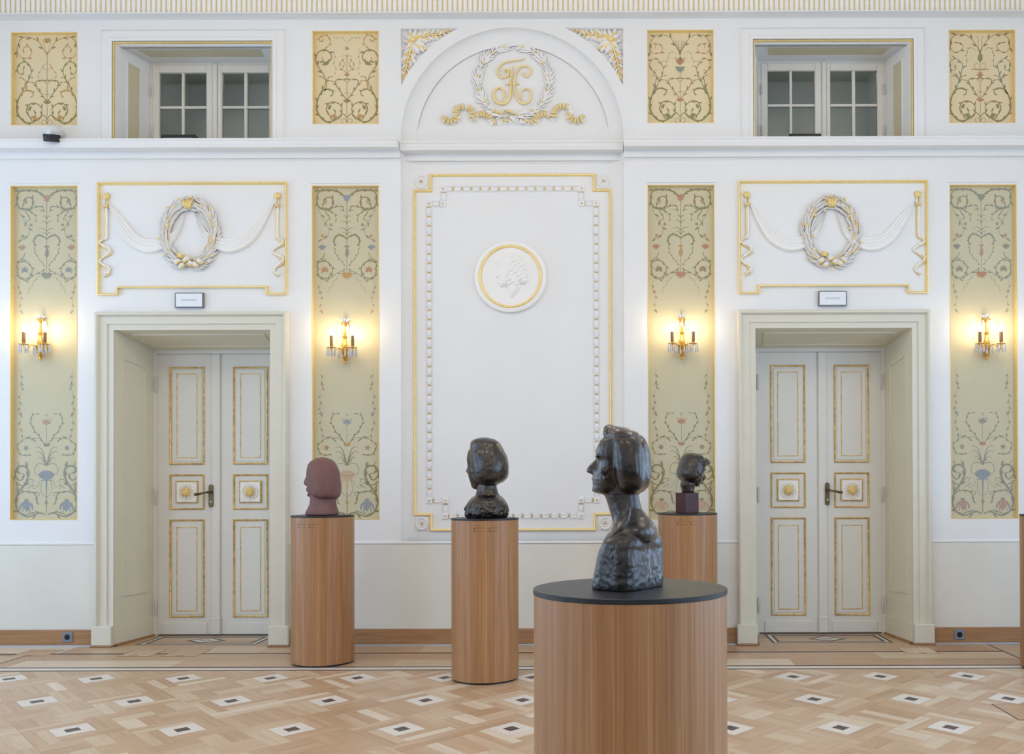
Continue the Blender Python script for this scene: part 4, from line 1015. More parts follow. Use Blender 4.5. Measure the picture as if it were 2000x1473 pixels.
# left and right overdoors
OC = [(376.5, 466.0), (1627.0, 463.0)]
for oi, (cx, cy) in enumerate(OC):
    f = Fr(cx, cy, W); sd = ('left', 'right')[oi]
    e = empty('overdoor_relief', (f.X, W, f.z(cy + 112)), 'white plaster panel with wreath, swags and ribbons over the %s door' % sd, 'wall relief', 'overdoor plaster panels')
    q = lambda dx, dy: (f.x(cx + dx), f.z(cy + dy))
    path = [q(-184, 111), q(-184, -109), q(184, -109), q(184, 111), q(144, 111), q(144, 97), q(-144, 97), q(-144, 111)]
    m = M(); m.msweep(path, [(0.0, 0.0), (0.0, 0.026), (-0.006, 0.028), (-0.016, 0.012), (-0.018, 0.0)], W); m.obj('gilt_frame', MT['gold'], e, smooth=40)
    # wreath
    wr = M(); rx, rz = 47 * K, 58 * K
    wx, wz = q(-4.5, -7)
    wr.tube([(wx + rx * math.cos(t), W - 0.02, wz + rz * math.sin(t)) for t in (2 * PI * j / 48 for j in range(49))], 0.018, 8)
    wo = wr.obj('wreath', MT['relief'], e, smooth=True)
    for j in range(26):
        for lane in (-1.1, -0.37, 0.37, 1.1):
            t = PI * (j + 0.5 + 0.33 * lane) / 26 - PI / 2
            for s in (1, -1):
                tt = t if s > 0 else PI - t
                r_ = 1 + 0.125 * lane; x, z = wx + rx * r_ * math.cos(tt), wz + rz * r_ * math.sin(tt)
                a = math.atan2(rz * math.cos(tt) * s, -rx * math.sin(tt) * s) + lane * 0.16 * -s + random.uniform(-0.2, 0.2)
                yy = W - 0.014 - (0.016 if abs(lane) < 0.5 else 0.0) - random.uniform(0, 0.010)
                link_mesh('leaf', LEAFG if random.random() < 0.22 else LEAF, wo, (x, yy, z), (random.uniform(-0.2, 0.2), -a, 0))
    for j in range(14):
        t = 2 * PI * (j + 0.4) / 14 + random.uniform(-0.1, 0.1); r_ = 1 + random.choice((-0.24, 0.24, 0.1, -0.1))
        link_mesh('berry', BERRY, wo, (wx + rx * r_ * math.cos(t), W - 0.042, wz + rz * r_ * math.sin(t)))
    # gilt clasp on top, ribbon at the foot
    m = M(); zt = wz + rz
    for j in range(5):
        u = (j - 2) * 0.016
        m.tube([(wx + u * 1.3, W - 0.036, zt + 0.040), (wx + u, W - 0.060, zt + 0.018), (wx + u * 0.8, W - 0.062, zt - 0.012), (wx + u * 0.55, W - 0.044, zt - 0.04)], 0.0072, 6)
    m.obj('gilt_clasp', MT['gold'], e, smooth=True)
    m = M(); zb_ = wz - rz
    for (px_, pz_, a) in ((-0.085, 0.012, 0.65), (-0.05, -0.022, 0.65), (0.06, -0.012, -0.55), (0.095, 0.014, -0.55), (-0.012, 0.030, 0.55), (0.02, 0.0, -0.6), (-0.06, 0.062, -0.35)):
        ca, sa = math.cos(a), math.sin(a); c = (wx + px_, zb_ + pz_)
        for v in (-1, 0, 1):
            m.tube([(c[0] - ca * 0.026 - sa * v * 0.012, W - 0.046, c[1] + sa * 0.0 - ca * -v * 0.012 - sa * 0.026), (c[0] - sa * v * 0.012, W - 0.064, c[1] + ca * v * 0.012), (c[0] + ca * 0.026 - sa * v * 0.012, W - 0.046, c[1] + ca * v * 0.012 + sa * 0.026)], 0.007, 6, 1 if v < 0 or (px_ == -0.06) else 0)
    m.obj('ribbon_bow', RW, e, smooth=True)
    # swags: draped cloth on both sides of the wreath
    for s in (-1, 1):
        up = spline([q(s * 164 - 2, -75), q(s * 130 - 3, -38), q(s * 100 - 4, -6), q(s * 70 - 4, 0), q(s * 40 - 4, -8), q(s * 20 - 4, -30), q(s * 3 - 4, -66)], 8)
        lo = spline([q(s * 163 - 2, -70), q(s * 146 - 3, -30), q(s * 122 - 4, 8), q(s * 88 - 4, 28), q(s * 56 - 4, 24), q(s * 26 - 4, -2), q(s * 5 - 4, -62)], 8)
        m = M(); rs = []
        nf = 20
        for i in range(len(up)):
            sag = math.sin(PI * i / (len(up) - 1)) ** 0.5
            rs.append([(up[i].x + (lo[i].x - up[i].x) * j / nf, W - 0.001 - (0.0 if j in (0, nf) else sag * (0.012 + 0.016 * abs(math.sin(PI * 4.0 * (j / nf) ** 1.15)) + 0.012 * j / nf)), up[i].y + (lo[i].y - up[i].y) * j / nf) for j in range(nf + 1)])
        m.rings(rs, closed=False, cap=(False, False)); m.obj('swag', MT['relief'], e, smooth=True)
    # ribbon pendants hung from gilt knobs
    for s in (-1, 1):
        X_, Z_ = q(s * 167 - 1, -80)
        r = M(); r.lathe([(0.0, 0.0), (0.030, 0.004), (0.026, 0.02), (0.010, 0.034), (0, 0.036)], (X_, W, Z_ + 0.01), 16, 0, 'y')
        r.obj('gilt_knob', MT['gold'], e, smooth=True)
        m = M()
        for v, mi in ((-1, 0), (1, 1)):
            m.tube([(X_ + v * 0.010, W - 0.012, Z_ - 0.01), (X_ + v * 0.014, W - 0.016, Z_ - 0.05), (X_ + v * 0.006, W - 0.014, Z_ - 0.075)], 0.006, 6, mi)
            m.tube([(X_ - v * 0.022, W - 0.012, Z_ - 0.06), (X_, W - 0.024, Z_ - 0.07), (X_ + v * 0.022, W - 0.012, Z_ - 0.085)], 0.006, 6, 1)
        rib = [(0, -0.08), (0.002, -0.20), (0.0, -0.33), (-0.012, -0.345), (0.042 * -s * -1 if False else -0.045, -0.362), (-0.048, -0.385), (0.0, -0.412), (0.034, -0.440), (0.030, -0.462), (-0.02, -0.492), (-0.050, -0.520), (-0.040, -0.545), (0.0, -0.570), (0.028, -0.600), (0.020, -0.628), (-0.006, -0.640), (-0.010, -0.655)]
        pts = spline([(X_ + s * -1 * -a, Z_ + b) if False else (X_ + (a if s < 0 else -a), Z_ + b) for a, b in rib], 4)
        N = len(pts)
        for mi, o, w_ in ((0, 0.006, 0.008), (1, -0.006, 0.006)):
            m.tube([(p_.x + o * (1 if i < N * 0.2 else math.cos(i * 0.5)), W - 0.010 - 0.006 * math.sin(i * 0.9) ** 2, p_.y + (0 if i < N * 0.2 else o * 1.0)) for i, p_ in enumerate(pts)],
                   [w_ if i < N - 3 else w_ * 0.5 for i in range(N)], 6, mi)
        m.obj('ribbon', RW, e, smooth=True)

# signs above the doors
for i, (cx, cy, lb) in enumerate(((372, 587.5, 'small white framed sign with faint print above the left door'), (1625, 584, 'small white framed sign with faint print above the right door'))):
    f = Fr(cx, cy, W)
    e = empty('door_sign', (f.X, W, f.z(cy + 14)), lb, 'sign', 'signs above the doors')
    m = M(); m.box(f.x(cx - 27.5), f.x(cx + 27.5), W - 0.028, W, f.z(cy + 14.5), f.z(cy - 14.5)); m.obj('housing', MT['signframe'], e)
    m = M(); m.bbox(f.x(cx - 25.6), f.x(cx + 25.6), W - 0.031, W - 0.02, f.z(cy + 12.8), f.z(cy - 12.8), 0.002); m.obj('face', MT['signface'], e)
    m = M(); m.box(f.x(cx - 15), f.x(cx + 15), W - 0.0316, W - 0.03, f.z(cy + 1.6), f.z(cy - 1.6)); m.obj('faint_print', MT['signtext'], e)

# ------------------------------------------------------------------ framed field of the central bay
f = Fr(1001.5, 690, BAY)
q = lambda px, py: (f.x(px), f.z(py))
cp = empty('framed_wall_panel', (f.X, BAY, f.z(1038)), 'large white wall panel with gilt stepped frame and leaf border in the central bay', 'wall panel')
def stepped(x0, x1, y0, y1, sx, sy):
    return [q(x0 + sx, y1), q(x1 - sx, y1), q(x1 - sx, y1 - sy), q(x1, y1 - sy), q(x1, y0 + sy), q(x1 - sx, y0 + sy), q(x1 - sx, y0), q(x0 + sx, y0), q(x0 + sx, y0 + sy), q(x0, y0 + sy), q(x0, y1 - sy), q(x0 + sx, y1 - sy)]
m = M(); m.msweep(stepped(808.5, 1194.5, 339.5, 1037, 31.5, 30.5), [(0.0, 0.0), (0.0, 0.014), (0.006, 0.022), (0.014, 0.018), (0.020, 0.004), (0.020, 0.0)], BAY); m.obj('gilt_frame', MT['gold'], cp, smooth=40)
for (a, b) in ((823, 354.5), (1180, 354.5), (824, 1022.5), (1181, 1022.5)):
    c = (f.x(a), BAY, f.z(b))
    m = M(); m.bbox(c[0] - 0.060, c[0] + 0.060, BAY - 0.006, BAY + 0.002, c[2] - 0.060, c[2] + 0.060, 0.004); 
    rz_ = m.obj('rosette_plate', MT['white'], cp)
    m = M(); m.lathe([(0.050, 0.004), (0.050, 0.018), (0.045, 0.020), (0.041, 0.008), (0.030, 0.008), (0.0, 0.010)], c, 28, 0, 'y')
    for j in range(8):
        t = 2 * PI * j / 8; m.ell((c[0] + 0.024 * math.cos(t), BAY - 0.011, c[2] + 0.024 * math.sin(t)), (0.009, 0.006, 0.009), 8, 4)
    m.obj('rosette', MT['relief'], rz_, smooth=50)
    m = M(); m.ell((c[0], BAY - 0.016, c[2]), (0.010, 0.008, 0.010), 10, 5); m.obj('gilt_button', MT['oldgold'], rz_, smooth=True)
m = M()                                        # one unit of the leaf border, along +x
hl, hw = 9.0 * f.k, 5.6 * f.k
rs = []
for i in range(9):
    u = -1 + 2 * i / 8; w_ = hw * (0.55 + 0.45 * (1 - abs(u) ** 2.5)); hh = 0.012 * (1 - 0.75 * abs(u) ** 2)
    rs.append([(u * hl * 0.86, -0.001, -w_), (u * hl * 0.86, -hh, -w_ * 0.6), (u * hl * 0.86, -hh * 0.55, 0), (u * hl * 0.86, -hh, w_ * 0.6), (u * hl * 0.86, -0.001, w_)])
m.rings(rs, closed=False, cap=(False, False), m=0)
m.box(-hl * 1.02, -hl * 0.82, -0.009, 0.0, -hw * 0.62, hw * 0.62, 1)
m.box(-hl, hl, -0.004, 0.0, hw * 0.98, hw * 1.10, 2); m.box(-hl, hl, -0.004, 0.0, -hw * 1.10, -hw * 0.98, 2)
UNIT = m.mesh('border_leaf', [MT['white'], MT['oldgold'], MT['white']], smooth=40)
def run(px0, py0, px1, py1):
    L = math.hypot(px1 - px0, py1 - py0); n = max(1, round(L / 18.2)); a = math.atan2(-(py1 - py0), px1 - px0)
    for i in range(n):
        t = (i + 0.5) / n; c = q(px0 + (px1 - px0) * t, py0 + (py1 - py0) * t)
        o = link_mesh('border_leaf', UNIT, cp, (c[0], BAY, c[1]), (0, -a, 0)); o.scale = (L / n / 18.0, 1, 1)
run(867, 368.5, 1136, 368.5); run(1136 + 0, 374, 1136, 392); run(1142, 397.5, 1158, 397.5); run(867, 374, 867, 392); run(861, 397.5, 845, 397.5)
run(838.5, 403, 838.5, 972); run(1165, 403, 1165, 972)
run(845, 977.5, 864, 977.5); run(1158, 977.5, 1139, 977.5); run(869.5, 984, 869.5, 1002); run(1134, 984, 1134, 1002); run(875, 1008, 1128, 1008)
m = M()
for (a, b) in ((866, 368.5), (1137, 368.5), (866, 397.5), (1137, 397.5), (838.5, 397.5), (1165, 397.5), (838.5, 977.5), (1165, 977.5), (869.5, 977.5), (1134, 977.5), (869.5, 1008), (1134, 1008)):
    c = q(a, b); hw2 = 6 * f.k
    m.bbox(c[0] - hw2, c[0] + hw2, BAY - 0.012, BAY, c[1] - hw2, c[1] + hw2, 0.006)
    m.ell((c[0], BAY - 0.013, c[1]), (0.008, 0.006, 0.008), 8, 4, 1)
m.obj('corner_leaf', [MT['white'], MT['oldgold']], cp, kind='stuff')

# portrait medallion
fm_ = Fr(997.5, 541.5, BAY); c = (fm_.X, BAY, fm_.Z)
md = empty('portrait_medallion', (c[0], BAY, c[2] - 0.3), 'round white medallion with a profile head inside a gilt ring', 'medallion')
m = M(); k = fm_.k
m.lathe([(69.5 * k, 0.0), (70.5 * k, 0.012), (69 * k, 0.030), (63 * k, 0.036), (61 * k, 0.030), (57 * k, 0.028), (0, 0.026)], c, 72, 0, 'y'); m.obj('disc', MT['relief'], md, smooth=35)
m = M(); prf = []
N = 72; rs = []
for j in range(N):
    t = 2 * PI * j / N; ring = []
    for i in range(8):
        a = 2 * PI * i / 8; R_ = 59 * k + 0.011 * math.cos(a); ring.append((c[0] + R_ * math.cos(t), BAY - 0.032 - 0.009 * math.sin(a), c[2] + R_ * math.sin(t)))
    rs.append(ring)
rs.append(rs[0]); m.rings(rs, cap=(False, False)); m.obj('gilt_ring', MT['gold'], md, smooth=True)
HEAD = [(515, 430), (500, 470), (512, 520), (508, 590), (478, 660), (436, 735), (440, 760), (482, 775), (474, 806), (490, 830), (480, 858), (498, 885), (505, 925), (545, 950), (600, 945), (650, 960), (660, 1020), (690, 1100), (740, 1150), (830, 1040), (880, 960), (890, 890), (960, 900), (1010, 860), (1000, 790), (1030, 720), (1000, 620), (985, 520), (930, 430), (840, 360), (740, 325), (640, 350), (570, 390)]
HEAD = [((x - 705) / 9.206, (750 - y) / 9.206) for x, y in HEAD]
EYE = ((555 - 705) / 9.2, (750 - 640) / 9.2)
def inside(x, y, pg):
    r = False; j = len(pg) - 1
    for i in range(len(pg)):
        if (pg[i][1] > y) != (pg[j][1] > y) and x < (pg[j][0] - pg[i][0]) * (y - pg[i][1]) / (pg[j][1] - pg[i][1]) + pg[i][0]: r = not r
        j = i
    return r
def edge_dist(x, y, pg):
    b = 1e9
    for i in range(len(pg)):
        ax, ay = pg[i]; bx, by = pg[(i + 1) % len(pg)]; dx, dy = bx - ax, by - ay
        t = max(0, min(1, ((x - ax) * dx + (y - ay) * dy) / (dx * dx + dy * dy + 1e-9))); b = min(b, math.hypot(x - ax - t * dx, y - ay - t * dy))
    return b
m = M(); st = 0.8; idx = {}; gx0, gz0 = -34, -46
for i in range(90):
    for j in range(116):
        x, z = gx0 + i * st, gz0 + j * st
        d = edge_dist(x, z, HEAD); ins = inside(x, z, HEAD)
        if not ins and d > st * 1.2: continue
        h = 0.0 if not ins else min(0.030, 0.0105 * d ** 0.5)
        if ins:
            hair = x > -6 + 0.25 * z and z > -18
            if hair: h += 0.005 * math.sin(0.55 * x - 0.5 * z + 1.5 * math.sin(0.28 * z + 0.2 * x)) * min(1, d / 3) + 0.004
            h -= 0.006 * math.exp(-((x - EYE[0]) ** 2 + (z - EYE[1] + 1.5) ** 2) / 7)
            h -= 0.007 * math.exp(-(((x + 10) / 8) ** 2 + ((z + 18 - 0.3 * x) / 2.2) ** 2))       # under the jaw
            h -= 0.004 * math.exp(-(((x + 22) / 3) ** 2 + ((z + 9) / 1.0) ** 2))                  # lips
        idx[(i, j)] = len(m.v); m.v.append(Vector((c[0] + x * k, BAY - 0.0255 - h, c[2] + z * k)))
for (i, j), a in idx.items():
    if (i + 1, j) in idx and (i, j + 1) in idx and (i + 1, j + 1) in idx:
        m.f.append((a, idx[(i + 1, j)], idx[(i + 1, j + 1)], idx[(i, j + 1)])); m.mi.append(0)
m.obj('profile_head', MT['relief'], md, smooth=True)

# lunette: monogram, laurel wreath, fluted ribbons
YL = BAY + 0.012
f = Fr(1003, 165, YL); lq = lambda zx, zy: (f.x(850 + zx / 6.452), f.z(70 + zy / 6.452))
lu = empty('lunette_relief', (f.X, YL, f.z(250)), 'plaster laurel wreath with gilt monogram and gilt ribbons in the arched lunette', 'wall relief')
m = M()
def mono(pts, r0, r1, n=7):
    sp = spline([lq(*p_) for p_ in pts], n); N = len(sp)
    m.tube([(p_.x, YL - 0.016, p_.y) for p_ in sp], [r0 + (r1 - r0) * math.sin(PI * i / (N - 1)) for i in range(N)], 8, 0)
mono([(1135, 300), (1050, 320), (950, 330), (860, 355), (805, 410), (795, 470), (815, 520), (860, 538), (905, 520), (925, 480), (915, 440), (885, 430), (868, 450), (882, 464)], 0.0045, 0.0085)
mono([(980, 388), (960, 450), (955, 560), (955, 700), (940, 780), (900, 850), (845, 868), (780, 845), (740, 780), (745, 710), (785, 668), (835, 668), (870, 710), (868, 770), (835, 818)], 0.0045, 0.0105)
mono([(1130, 472), (1108, 480), (1122, 514), (1160, 522), (1195, 490), (1205, 440), (1170, 395), (1120, 388), (1060, 415), (1020, 470), (1000, 560), (1000, 660), (1015, 740), (1050, 820), (1110, 868), (1170, 850), (1205, 790), (1210, 720), (1170, 682), (1120, 682), (1085, 720), (1080, 780), (1098, 822)], 0.0045, 0.0085)
mono([(882, 622), (925, 614), (966, 624)], 0.003, 0.0065); mono([(984, 624), (1025, 614), (1068, 622)], 0.003, 0.0065)
m.obj('monogram', MT['gold'], lu, smooth=True)
wc = (f.x(1003), f.z(160)); RR = 70 * f.k
m = M(); m.tube([(wc[0] + RR * math.cos(t), YL - 0.008, wc[1] + RR * math.sin(t)) for t in (math.radians(98 + 344 * j / 48) for j in range(49))], 0.007, 6)
wo = m.obj('wreath', MT['relief'], lu, smooth=True)
rl = random.Random(11)
for j in range(22):
    for s in (-1, 1):
        t = -PI / 2 + s * (0.14 + (j + 0.3) / 22 * 2.84)
        clump = 0.55 + 0.45 * abs(math.sin(j * PI / 4.4))
        for o in (-1, -0.4, 0.4, 1):
            r_ = RR * (1 + 0.05 * o); a = t + s * PI / 2 - s * o * 0.50 + rl.uniform(-0.15, 0.15)
            ob = link_mesh('leaf', LEAFS, wo, (wc[0] + r_ * math.cos(t), YL - 0.010 - 0.004 * (1 - abs(o)), wc[1] + r_ * math.sin(t)), (rl.uniform(-0.25, 0.25), -a, 0)); ob.scale = (clump * 1.15, 1, clump * 1.1)
        if j % 3 == 0: link_mesh('berry', BERRY, wo, (wc[0] + RR * 0.97 * math.cos(t), YL - 0.018, wc[1] + RR * 0.97 * math.sin(t)))
m = M(); xm = lq(985, 0)[0]
rib = [(985, 1050), (930, 1085), (860, 1085), (790, 1092), (720, 1090), (680, 1030), (640, 1000), (580, 995), (530, 1010), (490, 1060), (470, 1030), (465, 950), (410, 905), (340, 905), (285, 920), (262, 975), (285, 1030), (250, 1075), (205, 1088), (150, 1085), (110, 1060), (130, 1010)]
for s in (1, -1):
    sp = spline([(xm + s * (lq(*p_)[0] - xm), lq(*p_)[1]) for p_ in rib], 8); N = len(sp); rs = []
    hw_ = 0.028
    for i, p_ in enumerate(sp):
        t = (sp[min(i + 1, N - 1)] - sp[max(i - 1, 0)]).normalized(); nn = Vector((-t.y, t.x)); hh = 0.016 + 0.010 * math.sin(i * 1.1)
        rs.append([(p_.x + nn.x * hw_ * e_, YL - (0.002 if abs(e_) > 0.9 else hh), p_.y + nn.y * hw_ * e_) for e_ in (-1, -0.6, 0, 0.6, 1)])
    m.rings(rs, closed=False, cap=(False, False))
m.obj('ribbon', MT['relief'], lu, smooth=60)
fm2 = M(); fm2.tube([(0, -0.004, -0.026), (0, -0.014, -0.018), (0, -0.016, 0.018), (0, -0.004, 0.026)], [0.004, 0.0095, 0.0095, 0.004], 6); FOLD = fm2.mesh('gilt_fold', [MT['gold']], smooth=True)
for s in (1, -1):
    sp = spline([(xm + s * (lq(*p_)[0] - xm), lq(*p_)[1]) for p_ in rib[3:]], 12); acc = 0
    for i in range(1, len(sp)):
        acc += (sp[i] - sp[i - 1]).length
        if acc > 0.026:
            acc = 0; t = sp[i] - sp[i - 1]; a = math.atan2(t.y, t.x)
            if rl.random() < 0.85: link_mesh('gilt_fold', FOLD, lu, (sp[i].x, YL - 0.014, sp[i].y), (0, -a + rl.uniform(-.15, .15), 0))
m = M()
for (a, b, c_, d, mi) in ((740, 965, 860, 1000, 1), (880, 950, 1010, 1000, 1), (700, 1010, 850, 1030, 0), (850, 1075, 950, 1095, 1), (930, 1020, 1010, 1100, 0), (1030, 1035, 1160, 1060, 0), (1040, 1100, 1150, 1120, 0), (1130, 1060, 1180, 1110, 1), (1040, 1000, 1230, 970, 0), (620, 960, 740, 1010, 0)):
    p0, p1 = lq(a, b), lq(c_, d); m.tube([(p0[0], YL - 0.012, p0[1]), ((p0[0] + p1[0]) / 2, YL - 0.030, (p0[1] + p1[1]) / 2 + 0.004), (p1[0], YL - 0.012, p1[1])], [0.008, 0.013, 0.006], 8, mi)
m.obj('ribbon_knot', RW, lu, smooth=True)

# spandrels: gilt acanthus in the corners above the arch
SPL = leaf_mesh('leaflet', 0.080, 0.017, 0.024, RW, False); SPLG = leaf_mesh('leaflet', 0.080, 0.017, 0.024, RW, True)
for s in (-1, 1):
    f = Fr(1001, 100, W + 0.042); X_ = lambda dx: f.x(1001 + s * dx)
    e = empty('spandrel_relief', (X_(190), W + 0.042, f.z(160)), 'gilt and white acanthus leaves in the %s corner above the arch' % ('left' if s < 0 else 'right'), 'wall relief', 'acanthus spandrels')
    ox, oy = 192, 79
    def ac(x, y, deg, L, Wd, lobes, h=0.03, gold=True):
        m = M(); a = math.radians(deg); a = a if s < 0 else PI - a
        acanthus(m, X_(x), f.z(y), f.y, a, L * f.k, Wd * f.k, lobes, h, gold); m.obj('acanthus_leaf', RW, e, smooth=60)
    def leaflet(x, y, deg, L, gilt=False, lift=0.0):
        a = math.radians(deg); a = a if s < 0 else PI - a
        o = link_mesh('leaflet', SPLG if gilt else SPL, e, (X_(x), f.y - 0.004 - lift, f.z(y)), (0, -a, 0)); o.scale = (L * f.k / 0.08, 1, 0.5 + 0.5 * L * f.k / 0.08)
    # two long sprays along the edges, each a gilt stem with paired leaflets, and a rosette of leaves in the corner
    for pts in ([(190, 80), (178, 75), (160, 70), (140, 69), (122, 61)], [(193, 82), (198, 100), (203, 118), (207, 138), (211, 150)]):
        sp = spline(pts, 5); N = len(sp)
        m = M(); m.tube([(X_(p_.x), f.y - 0.024, f.z(p_.y)) for p_ in sp], [0.010 - 0.007 * i_ / N for i_ in range(N)], 6, 0); m.obj('gilt_stem', MT['gold'], e, smooth=True)
        for i_ in range(2, N - 1, 2):
            t = sp[i_] - sp[i_ - 1]; d_ = math.degrees(math.atan2(-t.y, -t.x)); L = 21 - 10 * i_ / N
            leaflet(sp[i_].x, sp[i_].y, d_ + 42, L, i_ % 4 == 0); leaflet(sp[i_].x, sp[i_].y, d_ - 42, L, i_ % 4 == 2)
        t = sp[-1] - sp[-3]; leaflet(sp[-1].x, sp[-1].y, math.degrees(math.atan2(-t.y, -t.x)), 13)
    for d_, L, g_ in ((-42, 34, True), (-20, 30, False), (-64, 30, False), (35, 26, True), (75, 24, False), (112, 26, True), (150, 22, False), (186, 22, True), (222, 22, False), (250, 22, True), (5, 26, False), (-92, 22, False)):
        leaflet(193 - 3 * math.cos(math.radians(d_)) * (-1), 81, d_, L, g_, 0.006)
    for x, y, d_, L in ((150, 60, 35, 20), (132, 58, 20, 16), (212, 112, -120, 18), (212, 96, -160, 14), (176, 90, -30, 20), (196, 112, -60, 20), (166, 62, 60, 14), (180, 62, 80, 14)):
        leaflet(x, y, d_, L)
    m = M(); m.ell((X_(192), f.y - 0.04, f.z(80)), (0.022, 0.018, 0.022), 12, 6)
    for (x, y) in ((170, 97), (211, 154), (117, 57)): m.ell((X_(x), f.y - 0.02, f.z(y)), (0.014, 0.014, 0.014), 10, 6)
    m.obj('gilt_bud', MT['gold'], e, smooth=True, kind='stuff')

# ------------------------------------------------------------------ wall sconces
SC = [(85.5, 653.5, 'leftmost gilt crystal sconce with two lit candles on the far left painted panel'),
      (676.5, 660.0, 'gilt crystal sconce with two lit candles between the left door and the bay'),
      (1331.0, 652.0, 'gilt crystal sconce with two lit candles between the bay and the right door'),
      (1922.5, 652.5, 'rightmost gilt crystal sconce with two lit candles on the far right painted panel')]
def crystal_mesh():
    m = M(); m.lathe([(0.001, 0.0), (0.003, -0.006), (0.0035, -0.010), (0.003, -0.016), (0.0075, -0.045), (0.0085, -0.054), (0.005, -0.066), (0.0005, -0.072)], (0, 0, 0), 6); return m.mesh('crystal_drop', [MT['crystal']])
CRY = crystal_mesh()
for i, (cx, cy, lb) in enumerate(SC):
    f = Fr(cx, cy, CAN); X_, Z_ = f.X, f.Z
    e = empty('wall_sconce', (X_, CAN, Z_ - 0.23), lb, 'wall light', 'gilt candle sconces')
    Y = lambda d: CAN - d
    m = M()                                   # back stem with its tapering foot
    m.lathe([(0.002, -0.222), (0.012, -0.214), (0.010, -0.205), (0.020, -0.190), (0.014, -0.183), (0.026, -0.165), (0.030, -0.150), (0.022, -0.143), (0.034, -0.128), (0.036, -0.100), (0.020, -0.092), (0.026, -0.075), (0.018, -0.055), (0.013, -0.02), (0.016, -0.008), (0.022, 0.0), (0.012, 0.010), (0.009, 0.05), (0.008, 0.085), (0.014, 0.092), (0.022, 0.105), (0.034, 0.112), (0.034, 0.117), (0.006, 0.119)], (X_, Y(0.045), Z_), 18)
    m.tube([(X_, Y(-0.002), Z_ - 0.11), (X_, Y(0.045), Z_ - 0.11)], 0.022, 10); m.lathe([(0.036, -0.001), (0.034, 0.008), (0.02, 0.012), (0, 0.013)], (X_, CAN, Z_ - 0.11), 18, 0, 'y')
    m.obj('stem', MT['sconce'], e, smooth=50)
    m = M()                                   # crystal spray on the top plate
    for j in range(9):
        a = 2 * PI * j / 9; dx, dy = math.cos(a), math.sin(a)
        m.tube([(X_ + dx * 0.012, Y(0.045) - dy * 0.012, Z_ + 0.117), (X_ + dx * 0.030, Y(0.045) - dy * 0.025, Z_ + 0.145), (X_ + dx * 0.052, Y(0.045) - dy * 0.035, Z_ + 0.150 + 0.02 * (j % 2))], [0.004, 0.0055, 0.001], 5)
    m.obj('crystal_spray', MT['crystal'], e)
    for s in (-1, 1):
        bx, by = X_ + s * 0.086, Y(0.13)
        m = M()
        m.tube(spline([(X_ + s * 0.01, Y(0.05), Z_ - 0.135), (X_ + s * 0.035, Y(0.075), Z_ - 0.098), (X_ + s * 0.055, Y(0.10), Z_ - 0.105), (X_ + s * 0.066, Y(0.115), Z_ - 0.140), (X_ + s * 0.080, Y(0.128), Z_ - 0.140), (bx, by, Z_ - 0.098)], 4), 0.0055, 8)
        m.lathe([(0.004, -0.13), (0.008, -0.115), (0.005, -0.106), (0.036, -0.100), (0.037, -0.097), (0.008, -0.095), (0.010, -0.085), (0.006, -0.082)], (bx, by, Z_), 16)
        arm = m.obj('arm', MT['sconce'], e, smooth=50)
        m = M(); m.lathe([(0.012, -0.086), (0.0135, -0.084), (0.0135, -0.004), (0.012, 0.0), (0, 0.0)], (bx, by, Z_), 14); m.obj('candle', MT['sleeve'], e, smooth=40)
        m = M(); m.lathe([(0.006, 0.0), (0.013, 0.016), (0.015, 0.030), (0.011, 0.052), (0.005, 0.072), (0.001, 0.082)], (bx, by, Z_), 12); m.obj('bulb', MT['bulb'], e, smooth=True)
        for j in range(7):
            a = 2 * PI * j / 7; link_mesh('crystal_drop', CRY, arm, (bx + 0.034 * math.cos(a), by + 0.034 * math.sin(a), Z_ - 0.099))
    for j in range(6):
        a = PI * j / 5; link_mesh('crystal_drop', CRY, e, (X_ + 0.048 * math.cos(a), Y(0.05) - 0.045 * math.sin(a), Z_ - 0.098 - 0.012 * (j % 2)))
    for j in range(5):
        a = PI * j / 4; link_mesh('crystal_drop', CRY, e, (X_ + 0.044 * math.cos(a), Y(0.045) - 0.035 * math.sin(a), Z_ + 0.112))

# ------------------------------------------------------------------ security camera, window lamps
f = Fr(100, 259, W)
sc_ = empty('security_camera', (f.X, W, f.z(274)), 'white security camera with a black lens housing below the far left ochre canvas', 'camera')
m = M(); m.lathe([(0.056, 0.0), (0.058, 0.010), (0.052, 0.030), (0.03, 0.042), (0, 0.044)], (f.x(110), W, f.z(258)), 24, 0, 'y'); m.obj('mount', MT['campl'], sc_, smooth=50)
f = Fr(100, 259, W - 0.10)
m = M(); m.tube([(f.x(110), W - 0.02, f.z(256)), (f.x(104), W - 0.10, f.z(257))], 0.03, 12); m.ell((f.x(104), W - 0.105, f.z(257)), (0.056, 0.056, 0.053), 20, 12); m.obj('ball_joint', MT['campl'], sc_, smooth=True)
m = M(); m.bbox(-0.039, 0.039, -0.050, 0.06, -0.028, 0.028, 0.010)
Rm = Matrix.Rotation(math.radians(-12), 3, 'Z') @ Matrix.Rotation(math.radians(14), 3, 'X') @ Matrix.Rotation(math.radians(6), 3, 'Y'); f = Fr(100, 259, W - 0.20); cc = Vector((f.x(97.5), W - 0.185, f.z(268.5)))
m.v = [Rm @ q_ + cc for q_ in m.v]; m.obj('barrel', MT['blackp'], sc_)
m = M(); m.lathe([(0.018, 0.0), (0.018, 0.004), (0.012, 0.006), (0, 0.006)], (0, -0.049, 0), 16, 0, 'y'); m.v = [Rm @ q_ + cc for q_ in m.v]; m.obj('lens', MT['black'], sc_)
